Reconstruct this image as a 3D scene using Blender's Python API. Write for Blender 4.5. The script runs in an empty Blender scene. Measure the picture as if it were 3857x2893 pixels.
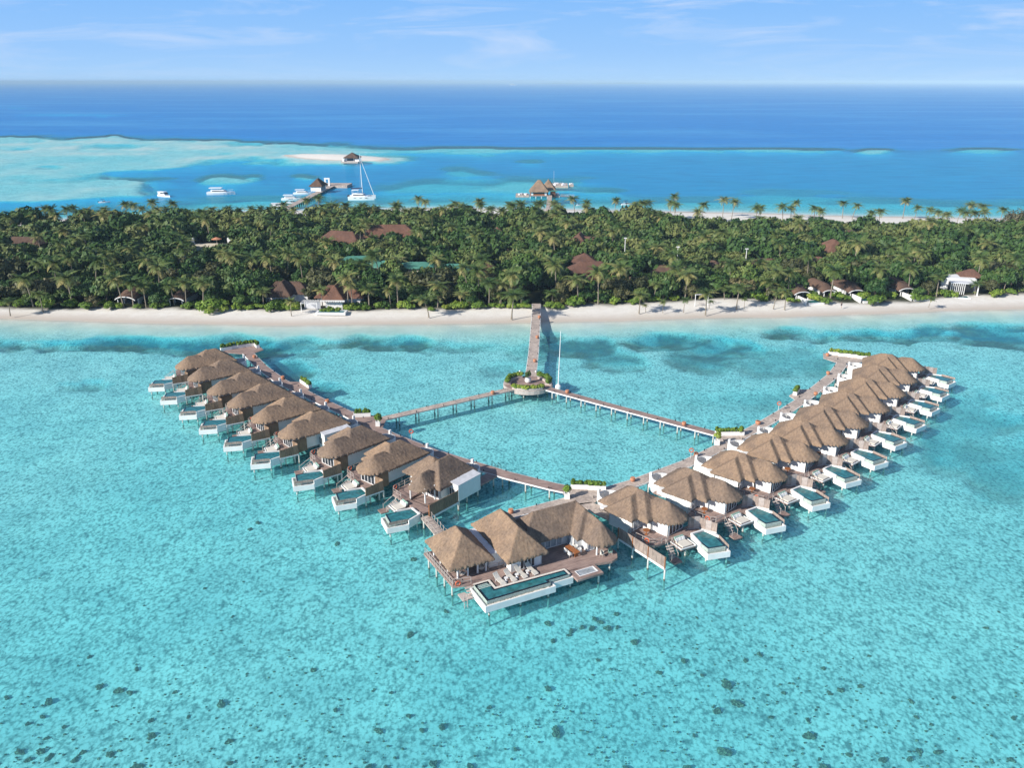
import bpy, math, random
import numpy as np
from mathutils import Vector, Matrix
random.seed(7); rng = np.random.default_rng(7)
PI = math.pi; R = math.radians
sc = bpy.context.scene
col = sc.collection
# ------------------------------------------------------------------ camera geometry of the survey (photograph pixels -> metres on the ground)
F = 1790 * 1.74367; TILT = math.atan((2893 / 2 - 175 * 1.74367) / F); ST, CT = math.sin(TILT), math.cos(TILT)
H = 62.0
def at(u, v, z=0.0):
    x = u - 3857 / 2; y = v - 2893 / 2
    k = (H - z) / (F * ST + y * CT)
    return (k * x, k * (F * CT - y * ST))
def proj(X, Y, Z):
    dz = Z - H; zc = Y * CT - dz * ST; yc = -dz * CT - Y * ST
    return 3857 / 2 + F * X / zc, 2893 / 2 + F * yc / zc
def cr(x0, y0, k):                     # reader for an enlarged region
    return lambda x, y, z=0.0: at(x0 + x * k, y0 + y * k, z)
# ------------------------------------------------------------------ materials
def mat(name):
    m = bpy.data.materials.new(name); m.use_nodes = True
    nt = m.node_tree; b = nt.nodes['Principled BSDF']
    return m, nt, b
def N(nt, t, **kw):
    n = nt.nodes.new(t)
    for k, v in kw.items():
        if k in n.inputs.keys() if isinstance(k, str) else False: n.inputs[k].default_value = v
        else: setattr(n, k, v)
    return n
def ramp(nt, fac, stops):
    r = nt.nodes.new('ShaderNodeValToRGB'); e = r.color_ramp.elements
    while len(e) < len(stops): e.new(0.5)
    for i, (p, c) in enumerate(stops):
        e[i].position = p; e[i].color = (c[0], c[1], c[2], 1)
    nt.links.new(fac, r.inputs[0]); return r.outputs[0]
def coords(nt, kind='Object', scale=(1, 1, 1), rot=(0, 0, 0)):
    tc = nt.nodes.new('ShaderNodeTexCoord'); mp = nt.nodes.new('ShaderNodeMapping')
    mp.inputs['Scale'].default_value = scale; mp.inputs['Rotation'].default_value = rot
    nt.links.new(tc.outputs[kind], mp.inputs['Vector']); return mp.outputs[0]
def noise(nt, vec, scale, detail=4, rough=0.55, dist=0.0):
    n = nt.nodes.new('ShaderNodeTexNoise'); n.inputs['Scale'].default_value = scale
    n.inputs['Detail'].default_value = detail; n.inputs['Roughness'].default_value = rough; n.inputs['Distortion'].default_value = dist
    if vec is not None: nt.links.new(vec, n.inputs['Vector'])
    return n.outputs['Fac']
def mix(nt, fac, a, b, mode='MIX'):
    n = nt.nodes.new('ShaderNodeMix'); n.data_type = 'RGBA'; n.blend_type = mode
    for s, v in ((0, fac), (6, a), (7, b)):
        if hasattr(v, 'is_output') or isinstance(v, bpy.types.NodeSocket): nt.links.new(v, n.inputs[s])
        elif isinstance(v, (tuple, list)): n.inputs[s].default_value = (v[0], v[1], v[2], 1)
        else: n.inputs[s].default_value = v
    return n.outputs[2]
def math_(nt, op, a, b=None, clamp=False):
    n = nt.nodes.new('ShaderNodeMath'); n.operation = op; n.use_clamp = clamp
    for i, v in ((0, a), (1, b)):
        if v is None: continue
        if isinstance(v, bpy.types.NodeSocket): nt.links.new(v, n.inputs[i])
        else: n.inputs[i].default_value = v
    return n.outputs[0]
def bump(nt, b, h, strength=0.4, dist=0.05):
    n = nt.nodes.new('ShaderNodeBump'); n.inputs['Strength'].default_value = strength; n.inputs['Distance'].default_value = dist
    nt.links.new(h, n.inputs['Height']); nt.links.new(n.outputs[0], b.inputs['Normal'])
def simple(name, c, rough=0.6, var=0.15, scale=3.0, spec=0.3, kind='Object', sc3=(1, 1, 1)):
    m, nt, b = mat(name)
    v = coords(nt, kind, sc3)
    f = noise(nt, v, scale)
    lo = [x * (1 - var) for x in c]; hi = [min(1, x * (1 + var)) for x in c]
    nt.links.new(ramp(nt, f, [(0.3, lo), (0.7, hi)]), b.inputs['Base Color'])
    b.inputs['Roughness'].default_value = rough; b.inputs['Specular IOR Level'].default_value = spec
    return m
M = {}
def thatch(name, c):
    m, nt, b = mat(name)
    v = coords(nt, 'Object', (1, 1, 1)); oi = nt.nodes.new('ShaderNodeObjectInfo')
    big = noise(nt, v, 0.45, 3); fine = noise(nt, coords(nt, 'Object', (3.4, 3.4, 1.3)), 1.0, 5, 0.75)
    a = ramp(nt, fine, [(0.30, [x * 0.62 for x in c]), (0.5, c), (0.70, [x * 1.3 for x in c])])
    d = ramp(nt, big, [(0.35, (0.78, 0.78, 0.8)), (0.65, (1.1, 1.06, 1.0))])
    e_ = mix(nt, 1.0, mix(nt, 1.0, a, d, 'MULTIPLY'), ramp(nt, oi.outputs['Random'], [(0, (.86, .87, .9)), (1, (1.12, 1.08, 1.02))]), 'MULTIPLY')
    nt.links.new(e_, b.inputs['Base Color'])
    b.inputs['Roughness'].default_value = 0.9; b.inputs['Specular IOR Level'].default_value = 0.1
    bump(nt, b, fine, 0.8, 0.06); return m
M['thatch'] = thatch('thatch', (0.258, 0.19, 0.141))
M['redroof'] = thatch('old_palm_roof', (0.165, 0.092, 0.068))
M['darkroof'] = thatch('grey_palm_roof', (0.13, 0.085, 0.065))
def planks(name, c, sx, sy):
    m, nt, b = mat(name)
    s = noise(nt, coords(nt, 'Object', (sx, sy, 1)), 1.0, 4, 0.7)
    w = noise(nt, coords(nt, 'Object'), 0.5, 3)
    a = ramp(nt, s, [(0.3, [x * 0.6 for x in c]), (0.5, c), (0.72, [x * 1.35 for x in c])])
    d = ramp(nt, w, [(0.35, (0.82, 0.8, 0.8)), (0.65, (1.12, 1.1, 1.08))])
    nt.links.new(mix(nt, 1.0, a, d, 'MULTIPLY'), b.inputs['Base Color'])
    b.inputs['Roughness'].default_value = 0.75; b.inputs['Specular IOR Level'].default_value = 0.2
    bump(nt, b, s, 0.3, 0.02); return m
M['deck'] = planks('weathered_deck', (0.32, 0.232, 0.202), 0.5, 5)
M['walk'] = planks('walkway_planks', (0.47, 0.395, 0.34), 2.2, 2.2)
M['bamboo'] = planks('bamboo_weave', (0.30, 0.205, 0.135), 5, 5)
M['greybamboo'] = planks('silvered_bamboo', (0.36, 0.29, 0.25), 5, 5)
M['white'] = simple('white_paint', (0.80, 0.79, 0.77), 0.5, 0.05, 1.2)
M['render'] = simple('pool_render', (0.82, 0.81, 0.78), 0.5, 0.07, 1.0)
M['flatroof'] = simple('white_sheet_roof', (0.62, 0.62, 0.64), 0.45, 0.12, 1.5)
M['pile'] = simple('concrete_pile', (0.55, 0.53, 0.47), 0.8, 0.3, 1.5)
def pilemat():
    m, nt, b = mat('concrete_pile'); v = coords(nt); sx = nt.nodes.new('ShaderNodeSeparateXYZ'); nt.links.new(v, sx.inputs[0])
    k = math_(nt, 'ADD', math_(nt, 'MULTIPLY', sx.outputs[2], .28), math_(nt, 'ADD', math_(nt, 'MULTIPLY', noise(nt, v, 3, 3), .05), .45))
    nt.links.new(ramp(nt, k, [(.38, (.24, .29, .25)), (.455, (.16, .2, .17)), (.47, (.06, .08, .055)), (.50, (.07, .08, .055)), (.54, (.52, .5, .44)), (.8, (.62, .60, .55))]), b.inputs['Base Color']); b.inputs['Roughness'].default_value = .8; return m
M['pile'] = pilemat()
M['darkpile'] = simple('wet_timber', (0.07, 0.065, 0.05), 0.7, 0.3, 2)
M['tile'] = simple('pool_tile', (0.40, 0.47, 0.42), 0.25, 0.35, 6)
M['pebble'] = simple('coral_gravel', (0.72, 0.66, 0.58), 0.8, 0.35, 9)
M['rail'] = simple('bleached_timber', (0.48, 0.41, 0.37), 0.7, 0.2, 3)
M['wood'] = simple('teak', (0.33, 0.12, 0.04), 0.5, 0.3, 4, sc3=(1, 6, 1))
M['cushion'] = simple('linen_cushion', (0.66, 0.61, 0.53), 0.9, 0.06, 4)
M['pillow'] = simple('sea_green_pillow', (0.26, 0.40, 0.34), 0.9, 0.12, 4)
M['whitepil'] = simple('white_pillow', (0.75, 0.74, 0.71), 0.9, 0.05, 4)
M['pot'] = simple('terracotta', (0.52, 0.23, 0.13), 0.8, 0.15, 5)
M['ring'] = simple('orange_ring', (0.65, 0.13, 0.05), 0.5, 0.1, 4)
M['steel'] = simple('steel', (0.6, 0.6, 0.6), 0.35, 0.1, 4)
M['black'] = simple('dark_rubber', (0.025, 0.025, 0.03), 0.5, 0.2, 5)
M['navy'] = simple('navy_canvas', (0.02, 0.03, 0.08), 0.7, 0.2, 3)
M['greenroof'] = simple('green_sheet_roof', (0.075, 0.22, 0.165), 0.5, 0.2, 0.8)
M['cream'] = simple('cream_wall', (0.62, 0.55, 0.42), 0.8, 0.1, 1)
M['trunk'] = simple('palm_trunk', (0.26, 0.22, 0.17), 0.9, 0.3, 3, sc3=(1, 1, 3))
M['bark'] = simple('bark', (0.13, 0.10, 0.07), 0.9, 0.3, 3)
M['hull'] = simple('white_gelcoat', (0.82, 0.82, 0.82), 0.25, 0.03, 1, 0.5)
M['brown'] = simple('brown_joinery', (0.12, 0.055, 0.035), 0.6, 0.2, 3)
M['skin'] = simple('skin', (0.42, 0.24, 0.16), 0.6, 0.05, 5)
M['cloth'] = simple('dark_clothing', (0.05, 0.05, 0.07), 0.9, 0.1, 5)
def glass(name, c, rough=0.05):
    m, nt, b = mat(name); f = noise(nt, coords(nt), 1.2, 2)
    nt.links.new(ramp(nt, f, [(0.3, [x * 0.6 for x in c]), (0.7, [x * 1.4 for x in c])]), b.inputs['Base Color'])
    b.inputs['Roughness'].default_value = rough; b.inputs['Specular IOR Level'].default_value = 0.6; return m
M['glass'] = glass('window_glass', (0.03, 0.04, 0.05))
M['curtain'] = glass('curtained_glass', (0.34, 0.37, 0.40), 0.15)
M['pool'] = glass('pool_water', (0.03, 0.17, 0.185), 0.06)
M['pooldark'] = glass('pool_rim', (0.01, 0.025, 0.045), 0.1)
def leafmat(name, lo, mid, hi):
    m, nt, b = mat(name)
    a = nt.nodes.new('ShaderNodeAttribute'); a.attribute_name = 'tone'
    oi = nt.nodes.new('ShaderNodeObjectInfo')
    t = math_(nt, 'ADD', a.outputs['Fac'], math_(nt, 'MULTIPLY', math_(nt, 'SUBTRACT', oi.outputs['Random'], 0.5), 0.5))
    nt.links.new(ramp(nt, t, [(0.05, lo), (0.5, mid), (0.95, hi)]), b.inputs['Base Color'])
    b.inputs['Roughness'].default_value = 0.55; b.inputs['Specular IOR Level'].default_value = 0.25
    return m
M['frond'] = leafmat('palm_frond', (0.05, 0.095, 0.022), (0.145, 0.185, 0.052), (0.33, 0.285, 0.11))
M['leaf'] = leafmat('broad_leaf', (0.016, 0.052, 0.011), (0.052, 0.105, 0.023), (0.145, 0.16, 0.048))
M['bush'] = leafmat('shore_shrub', (0.08, 0.15, 0.02), (0.17, 0.26, 0.035), (0.36, 0.36, 0.06))
M['lightleaf'] = leafmat('light_leaf', (0.022, 0.06, 0.013), (0.07, 0.13, 0.026), (0.17, 0.19, 0.05))
M['olive'] = leafmat('olive_leaf', (0.035, 0.045, 0.016), (0.082, 0.084, 0.030), (0.17, 0.14, 0.062))
M['casu'] = leafmat('feathery_leaf', (0.06, 0.06, 0.03), (0.11, 0.105, 0.055), (0.18, 0.15, 0.09))
def coralmat():
    m, nt, b = mat('coral_rock'); v = coords(nt)
    f = noise(nt, v, 2.2, 6, 0.7)
    nt.links.new(ramp(nt, f, [(0.36, (0.03, 0.032, 0.018)), (0.5, (0.14, 0.125, 0.07)), (0.64, (0.45, 0.40, 0.26))]), b.inputs['Base Color'])
    b.inputs['Roughness'].default_value = 1.0; bump(nt, b, f, 1.0, 0.3); return m
M['coral'] = coralmat()
# ------------------------------------------------------------------ mesh helpers
class MB:
    def __init__(s): s.v = []; s.f = []
    def add(s, vs, fs):
        o = len(s.v); s.v += [tuple(p) for p in vs]; s.f += [tuple(i + o for i in f) for f in fs]; return s
    def box(s, c, size, rz=0.0, tilt=0.0):
        hx, hy, hz = size[0] / 2, size[1] / 2, size[2] / 2
        m = Matrix.Rotation(rz, 4, 'Z') @ Matrix.Rotation(tilt, 4, 'X')
        vs = [Vector(c) + m @ Vector((x * hx, y * hy, z * hz)) for x in (-1, 1) for y in (-1, 1) for z in (-1, 1)]
        return s.add(vs, [(0, 1, 3, 2), (4, 6, 7, 5), (0, 4, 5, 1), (2, 3, 7, 6), (0, 2, 6, 4), (1, 5, 7, 3)])
    def bx(s, x0, x1, y0, y1, z0, z1): return s.box(((x0 + x1) / 2, (y0 + y1) / 2, (z0 + z1) / 2), (abs(x1 - x0), abs(y1 - y0), abs(z1 - z0)))
    def prism(s, poly, z0, z1):
        if sum(poly[i][0] * poly[(i + 1) % len(poly)][1] - poly[(i + 1) % len(poly)][0] * poly[i][1] for i in range(len(poly))) < 0: poly = poly[::-1]
        n = len(poly)
        return s.add([(x, y, z0) for x, y in poly] + [(x, y, z1) for x, y in poly],
                     [tuple(range(n - 1, -1, -1)), tuple(range(n, 2 * n))] + [(i, (i + 1) % n, n + (i + 1) % n, n + i) for i in range(n)])
    def ring(s, outer, inner, z0, z1):
        n = len(outer)
        vs = [(x, y, z) for P in (outer, inner) for z in (z0, z1) for x, y in P]
        a, b, c, d = 0, n, 2 * n, 3 * n; fs = []
        for i in range(n):
            j = (i + 1) % n
            fs += [(a + i, a + j, b + j, b + i), (c + j, c + i, d + i, d + j), (b + i, b + j, d + j, d + i), (a + j, a + i, c + i, c + j)]
        return s.add(vs, fs)
    def tube(s, p0, p1, r0, r1=None, n=6):
        r1 = r0 if r1 is None else r1
        p0, p1 = Vector(p0), Vector(p1); d = (p1 - p0)
        if d.length < 1e-6: return s
        d.normalize(); a = d.orthogonal().normalized(); b = d.cross(a)
        vs = [p + (a * math.cos(2 * PI * i / n) + b * math.sin(2 * PI * i / n)) * r for p, r in ((p0, r0), (p1, r1)) for i in range(n)]
        return s.add(vs, [(i, (i + 1) % n, n + (i + 1) % n, n + i) for i in range(n)] + [tuple(range(n - 1, -1, -1)), tuple(range(n, 2 * n))])
    def path(s, pts, r, n=5):
        for a, b in zip(pts, pts[1:]): s.tube(a, b, r, r, n)
        return s
    def lathe(s, prof, n=12, c=(0, 0)):
        vs = [(c[0] + r * math.cos(2 * PI * i / n), c[1] + r * math.sin(2 * PI * i / n), z) for r, z in prof for i in range(n)]
        m = len(prof)
        return s.add(vs, [(k * n + i, k * n + (i + 1) % n, (k + 1) * n + (i + 1) % n, (k + 1) * n + i) for k in range(m - 1) for i in range(n)] + [tuple(range(n - 1, -1, -1)), tuple((m - 1) * n + i for i in range(n))])
    def torus(s, c, R_, r, ax='y', n=14, k=6):
        vs = []
        for i in range(n):
            for j in range(k):
                a, b = 2 * PI * i / n, 2 * PI * j / k; q = R_ + r * math.cos(b); w = r * math.sin(b)
                p = (q * math.cos(a), w, q * math.sin(a)) if ax == 'y' else ((w, q * math.cos(a), q * math.sin(a)) if ax == 'x' else (q * math.cos(a), q * math.sin(a), w))
                vs.append((c[0] + p[0], c[1] + p[1], c[2] + p[2]))
        return s.add(vs, [(i * k + j, ((i + 1) % n) * k + j, ((i + 1) % n) * k + (j + 1) % k, i * k + (j + 1) % k) for i in range(n) for j in range(k)])
    def build(s, name, m, parent=None, bevel=0.0, smooth=False):
        me = bpy.data.meshes.new(name); me.from_pydata(s.v, [], s.f); me.update()
        me.materials.append(M[m] if isinstance(m, str) else m)
        if smooth: me.polygons.foreach_set('use_smooth', [True] * len(me.polygons))
        o = bpy.data.objects.new(name, me); col.objects.link(o)
        if parent is not None: o.parent = parent
        if bevel:
            b = o.modifiers.new('b', 'BEVEL'); b.width = bevel; b.segments = 2
        return o
def npmesh(name, v, q, m, tone=None, smooth=False):
    me = bpy.data.meshes.new(name); v = np.asarray(v, np.float32); q = np.asarray(q, np.int32); k = q.shape[1]
    me.vertices.add(len(v)); me.vertices.foreach_set('co', v.ravel())
    me.loops.add(q.size); me.loops.foreach_set('vertex_index', q.ravel())
    me.polygons.add(len(q)); me.polygons.foreach_set('loop_start', np.arange(0, q.size, k, dtype=np.int32))
    if smooth: me.polygons.foreach_set('use_smooth', np.ones(len(q), bool))
    me.update(calc_edges=True)
    me.materials.append(M[m] if isinstance(m, str) else m)
    if tone is not None:
        a = me.attributes.new('tone', 'FLOAT', 'POINT'); a.data.foreach_set('value', np.asarray(tone, np.float32))
    return me
def link(name, me, parent=None, loc=None):
    o = bpy.data.objects.new(name, me); col.objects.link(o)
    if parent is not None: o.parent = parent
    if loc is not None: o.location = loc
    return o
def tag(o, label=None, cat=None, group=None, kind=None):
    if label: o['label'] = label
    if cat: o['category'] = cat
    if group: o['group'] = group
    if kind: o['kind'] = kind
    return o
def empty(name, loc, rz=0.0, label=None, cat=None, group=None):
    o = bpy.data.objects.new(name, None); col.objects.link(o)
    o.location = loc if len(loc) == 3 else (loc[0], loc[1], 0); o.rotation_euler = (0, 0, rz); o.empty_display_size = 0.3
    return tag(o, label, cat, group)
def copy_tree(o, parent=None):
    c = o.copy(); col.objects.link(c)
    if parent is not None: c.parent = parent
    for ch in [x for x in CH.get(o.name, kids(o))]: copy_tree(ch, c)
    return c
CH = {}
def kids(o):
    k = list(o.children); CH[o.name] = k; return k
def place(proto, loc, rz, label, used, group=None, scale=None):
    o = proto if not used else copy_tree(proto)
    o.location = loc; o.rotation_euler = (0, 0, rz)
    if scale: o.scale = (scale,) * 3
    o['label'] = label
    if group: o['group'] = group
    return o
ORD = ['first', 'second', 'third', 'fourth', 'fifth', 'sixth', 'seventh', 'eighth', 'ninth', 'tenth', 'eleventh', 'twelfth']
# ------------------------------------------------------------------ thatched roofs: a height field over hipped blocks
def vnoise(x, y, s, seed=0):
    x = np.asarray(x, float) / s; y = np.asarray(y, float) / s
    xi = np.floor(x).astype(np.int64); yi = np.floor(y).astype(np.int64); fx = x - xi; fy = y - yi
    fx = fx * fx * (3 - 2 * fx); fy = fy * fy * (3 - 2 * fy)
    def h(a, b):
        n = (a * 374761393 + b * 668265263 + seed * 974634777) & 0x7fffffff
        n = ((n ^ (n >> 13)) * 1274126177) & 0x7fffffff
        return ((n ^ (n >> 16)) & 0xffff) / 65535.0
    return (h(xi, yi) * (1 - fx) + h(xi + 1, yi) * fx) * (1 - fy) + (h(xi, yi + 1) * (1 - fx) + h(xi + 1, yi + 1) * fx) * fy
def fbm(x, y, s, seed=0, oct=4):
    v = 0; a = .5; t = 0
    for i in range(oct): v = v + a * vnoise(x, y, s, seed + i * 7); t += a; a *= .55; s *= .5
    return v / t
def rect(x0, x1, y0, y1): return [(x0, y0), (x1, y0), (x1, y1), (x0, y1)]
def roundfront(x0, x1, y0, y1):                    # block whose +y end is drawn to an arc
    c = (x0 + x1) / 2; r = (x1 - x0) / 2; yc = y1 - r * 0.98
    return [(x0, y0), (x1, y0)] + [(c + r * math.cos(a), yc + (y1 - yc) * math.sin(a)) for a in [R(t) for t in (0, 24, 48, 72, 108, 132, 156, 180)]]
def roof_mesh(name, blocks, m='thatch', res=0.15, skirt=0.28, rough=0.035, course=0.42):
    allp = [p for b in blocks for p in b[0]]
    x0, x1 = min(p[0] for p in allp), max(p[0] for p in allp); y0, y1 = min(p[1] for p in allp), max(p[1] for p in allp)
    nx, ny = int((x1 - x0) / res) + 2, int((y1 - y0) / res) + 2
    X, Y = np.meshgrid(np.linspace(x0, x1, nx), np.linspace(y0, y1, ny))
    Z = np.full(X.shape, -99.0); D = np.full(X.shape, -1.0)
    for poly, zb, p in blocks:
        d = np.full(X.shape, 99.0); n = len(poly)
        for i in range(n):
            (ax, ay), (bx_, by_) = poly[i], poly[(i + 1) % n]; L = math.hypot(bx_ - ax, by_ - ay)
            if L < 1e-6: continue
            d = np.minimum(d, ((bx_ - ax) * (Y - ay) - (by_ - ay) * (X - ax)) / L)
        z = zb + p * np.maximum(d, 0)
        ins = d > -1e-4
        better = ins & (z > Z); Z = np.where(better, z, Z); D = np.where(better, d, D)
    ins = D >= 0
    Zs = Z.copy()
    jit = rng.random(X.shape)
    Zs = Zs - 0.05 * ((D / course) % 1.0) + (jit - 0.5) * 2 * rough + (vnoise(X, Y, 1.3, 3) - .5) * 0.05
    edge = D < res * 0.9
    XX = X + np.where(edge, (rng.random(X.shape) - .5) * res * .7, (rng.random(X.shape) - .5) * res * .3)
    YY = Y + np.where(edge, (rng.random(X.shape) - .5) * res * .7, (rng.random(X.shape) - .5) * res * .3)
    idx = np.arange(X.size).reshape(X.shape)
    q = np.stack([idx[:-1, :-1], idx[:-1, 1:], idx[1:, 1:], idx[1:, :-1]], -1).reshape(-1, 4)
    ok = ins.ravel()[q].all(1); q = q[ok]
    V = np.stack([XX, YY, Zs], -1).reshape(-1, 3)
    e = np.concatenate([q[:, [0, 1]], q[:, [1, 2]], q[:, [2, 3]], q[:, [3, 0]]])
    key = set(map(tuple, e)); be = np.array([t for t in map(tuple, e) if (t[1], t[0]) not in key])
    bv = np.unique(be); low = {b: len(V) + i for i, b in enumerate(bv)}
    LV = V[bv].copy(); LV[:, 2] -= skirt * (0.75 + 0.5 * rng.random(len(bv)))
    V = np.concatenate([V, LV]); q2 = np.array([(b, a, low[a], low[b]) for a, b in be])
    q = np.concatenate([q, q2]); use, inv = np.unique(q, return_inverse=True)
    return npmesh(name, V[use], inv.reshape(q.shape), m)
# ------------------------------------------------------------------ shared parts
DZ = 1.84
def railing(pts, h=0.95, name='railing', m='rail', parent=None, gap=1.3, rails=(0.95, 0.5), r=0.035):
    b = MB()
    for p, q in zip(pts, pts[1:]):
        p, q = Vector(p), Vector(q); L = (q - p).length; n = max(1, round(L / gap))
        for i in range(n + 1):
            a = p.lerp(q, i / n); b.tube(a, a + Vector((0, 0, h)), r * 1.3, r * 1.3, 4)
        for z in rails: b.tube(p + Vector((0, 0, z)), q + Vector((0, 0, z)), r, r, 4)
    return b.build(name, m, parent)
PILE = MB().lathe([(0.17, -1.4), (0.17, 0.35), (0.15, 0.35), (0.15, 1.55)], 8)
def pile_mesh(name, top, r=0.125, m='pile'):
    me = MB().lathe([(r, -3.2), (r * 1.15, 0.1), (r, 0.32), (r, top)], 8).build('pile', m); d = me.data; bpy.data.objects.remove(me); return d
PM = pile_mesh('pile', 1.55); PMD = pile_mesh('pile', 1.45, 0.13, 'darkpile')
def piles(pts, parent, me=None):
    for x, y in pts: link('pile', me or PM, parent, (x, y, 0))
def wallstrip(b, pts, z0, z1, t=0.14):
    for (ax, ay), (bx_, by_) in zip(pts, pts[1:]):
        L = math.hypot(bx_ - ax, by_ - ay); a = math.atan2(by_ - ay, bx_ - ax)
        b.box(((ax + bx_) / 2, (ay + by_) / 2, (z0 + z1) / 2), (L + t, t, z1 - z0), a)
def window(parent, p, q, z0, z1, n, name='window', m='glass', off=0.09, fr='white'):
    p, q = Vector((p[0], p[1], 0)), Vector((q[0], q[1], 0)); L = (q - p).length; a = math.atan2(q.y - p.y, q.x - p.x)
    nrm = Vector((math.sin(a), -math.cos(a), 0)); f = MB(); g = MB(); w = L / n
    mid = (p + q) / 2
    for z in (z0, z1): f.box(mid + nrm * off + Vector((0, 0, z)), (L + 0.1, 0.08, 0.09), a)
    for i in range(n + 1): f.box(p.lerp(q, i / n) + nrm * off + Vector((0, 0, (z0 + z1) / 2)), (0.1, 0.08, z1 - z0 - 0.09), a)
    for i in range(n): g.box(p.lerp(q, (i + .5) / n) + nrm * (off - 0.01) + Vector((0, 0, (z0 + z1) / 2)), (w - 0.1, 0.03, z1 - z0 - 0.09), a)
    o = f.build(name, fr, parent); g.build('pane', m, o); return o
def inset(poly, d):
    n = len(poly); s = 1 if sum(poly[i][0] * poly[(i + 1) % n][1] - poly[(i + 1) % n][0] * poly[i][1] for i in range(n)) > 0 else -1
    out = []
    for i in range(n):
        p0, p1, p2 = (Vector(poly[(i + k) % n]) for k in (-1, 0, 1))
        a = (p1 - p0).normalized(); b = (p2 - p1).normalized()
        na, nb = Vector((-a.y, a.x)) * s, Vector((-b.y, b.x)) * s
        m = (na + nb); m = m / max(0.3, m.dot(na)) if m.length > 1e-6 else na
        out.append(tuple(p1 + m * d))
    return out
# ------------------------------------------------------------------ the standard overwater villa (x to the right facing the sea, y seaward)
def villa_proto(kind):
    t = empty('overwater_villa', (0, 0, 0), 0, 'villa', 'villa', 'thatched villas on stilts')
    if kind == 'tip':
        B = [(rect(-2.9, 3.5, -9.9, -1.0), 3.95, .93), (rect(-1.0, 6.3, -8.4, -2.0), 3.95, 0.78), (roundfront(-1.9, 2.2, -4.0, 1.9), 3.95, 1.1)]
    else:
        B = [(rect(-2.9, 3.95, -9.9, -0.75), 4.15, 0.745), (rect(-1.5, 5.2, -7.7, -2.35), 4.15, 0.77), (roundfront(-2.88, 2.7, -5.0, 2.7), 4.15, 0.75)]
    link('roof', roof_mesh('roof', B), t)
    w = MB()
    if kind == 'tip': wallstrip(w, [(-1.95, -9.4), (-1.95, -2.0), (1.9, -2.0), (1.9, -3.0), (5.2, -3.0), (5.2, -7.3), (2.2, -7.3)], 1.35, 4.1)
    else: wallstrip(w, [(-1.95, -9.4), (-1.95, 1.1), (1.7, 1.1), (1.7, -1.5), (2.1, -1.5), (2.1, -3.2), (4.15, -3.2), (4.15, -7.3), (2.2, -7.3)], 1.35, 4.25)
    wallstrip(w, [(2.2, -7.4), (2.1, -10.2)], 1.25, 3.6)
    w.build('wall', 'white', t)
    if kind == 'tip':
        window(t, (1.7, -2.0), (-1.75, -2.0), 1.95, 3.9, 4, off=0.1)
        for px, py in ((1.5, .9), (-1.3, .6), (-1.6, -1.2)): MB().tube((px, py, DZ), (px, py, 4.3), .12, .12, 8).build('column', 'white', t)
    else:
        window(t, (1.45, 1.1), (-1.75, 1.1), 1.95, 3.85, 4, off=0.1)
        window(t, (4.0, -3.2), (2.3, -3.2), 1.95, 3.85, 2, 'glass_door', 'curtain', off=0.1)
    f = MB(); f.bx(2.35, 4.7, -8.75, -7.6, 3.62, 3.86); f.build('flat_roof', 'white', t)
    c = MB(); n = 20; ctr = (-0.25, -11.0)
    ring = lambda r: [(ctr[0] + r * math.cos(2 * PI * i / n), ctr[1] + r * 0.95 * math.sin(2 * PI * i / n)) for i in range(n)]
    c.ring(ring(1.7), ring(1.54), 0.9, 3.15)
    cw = c.build('courtyard_wall', 'white', t)
    MB().prism(ring(1.53), 1.0, 1.12).build('courtyard_floor', 'deck', cw)
    MB().bx(0.3, 0.68, -12.7, -12.32, 1.2, 3.85).build('shower_post', 'white', cw)
    d = MB()
    d.prism([(2.1, -3.1), (5.4, -3.1), (5.4, 0.8), (4.8, 1.5), (2.3, 2.0), (-0.2, 2.6), (-1.1, 3.3), (-3.1, 3.7), (-3.75, 1.5), (-2.05, 1.2), (1.65, 1.18), (1.78, -1.4), (2.18, -1.45)], 1.5, DZ)
    d.bx(-4.0, -2.1, -13.4, -8.8, 1.55, DZ - 0.03); d.bx(-2.02, 2.2, -10.9, 1.0, 1.3, 1.5); d.bx(2.0, 4.2, -7.3, -3.1, 1.3, 1.49)
    d.build('deck', 'deck', t)
    railing([(4.3, -3.0, DZ), (5.3, -2.9, DZ), (5.3, 0.8, DZ), (4.75, 1.4, DZ), (2.6, 1.85, DZ)], parent=t)
    s = MB()                                             # sunken daybed terrace
    sd = [(2.1, 1.95), (2.75, 4.3), (0.35, 5.0), (-0.35, 2.65)]
    s.prism(sd, 1.28, 1.55); sun = s.build('sun_terrace', 'deck', t)
    e = MB()
    for p, q in ((sd[1], sd[2]), (sd[0], sd[1]), (sd[2], sd[3])): e.tube((*p, 1.6), (*q, 1.6), 0.09, 0.09, 4)
    e.build('edge_beam', 'white', sun)
    st = MB()                                            # steps to the sea
    for i in range(6): st.box((3.1 + 0.16 * i, 2.5 + 0.28 * i, 1.5 - 0.24 * i), (1.0, 0.34, 0.07), R(-20))
    sp = st.build('steps', 'rail', t)
    lp = MB(); lp.prism([(3.1, 4.0), (4.4, 3.5), (4.9, 4.7), (3.6, 5.2)], 0.25, 0.42); lp.build('landing', 'deck', t)
    hr = MB()
    for ox in (-0.5, 0.5):
        hr.path([(3.0 + ox, 2.3 - ox * .3, 2.6), (3.9 + ox, 4.1 - ox * .3, 1.2)], 0.035); hr.tube((3.0 + ox, 2.3 - ox * .3, 1.8), (3.0 + ox, 2.3 - ox * .3, 2.65), 0.035); hr.tube((3.9 + ox, 4.1 - ox * .3, 0.2), (3.9 + ox, 4.1 - ox * .3, 1.35), 0.04)
    hr.build('handrail', 'rail', sp)
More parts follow.
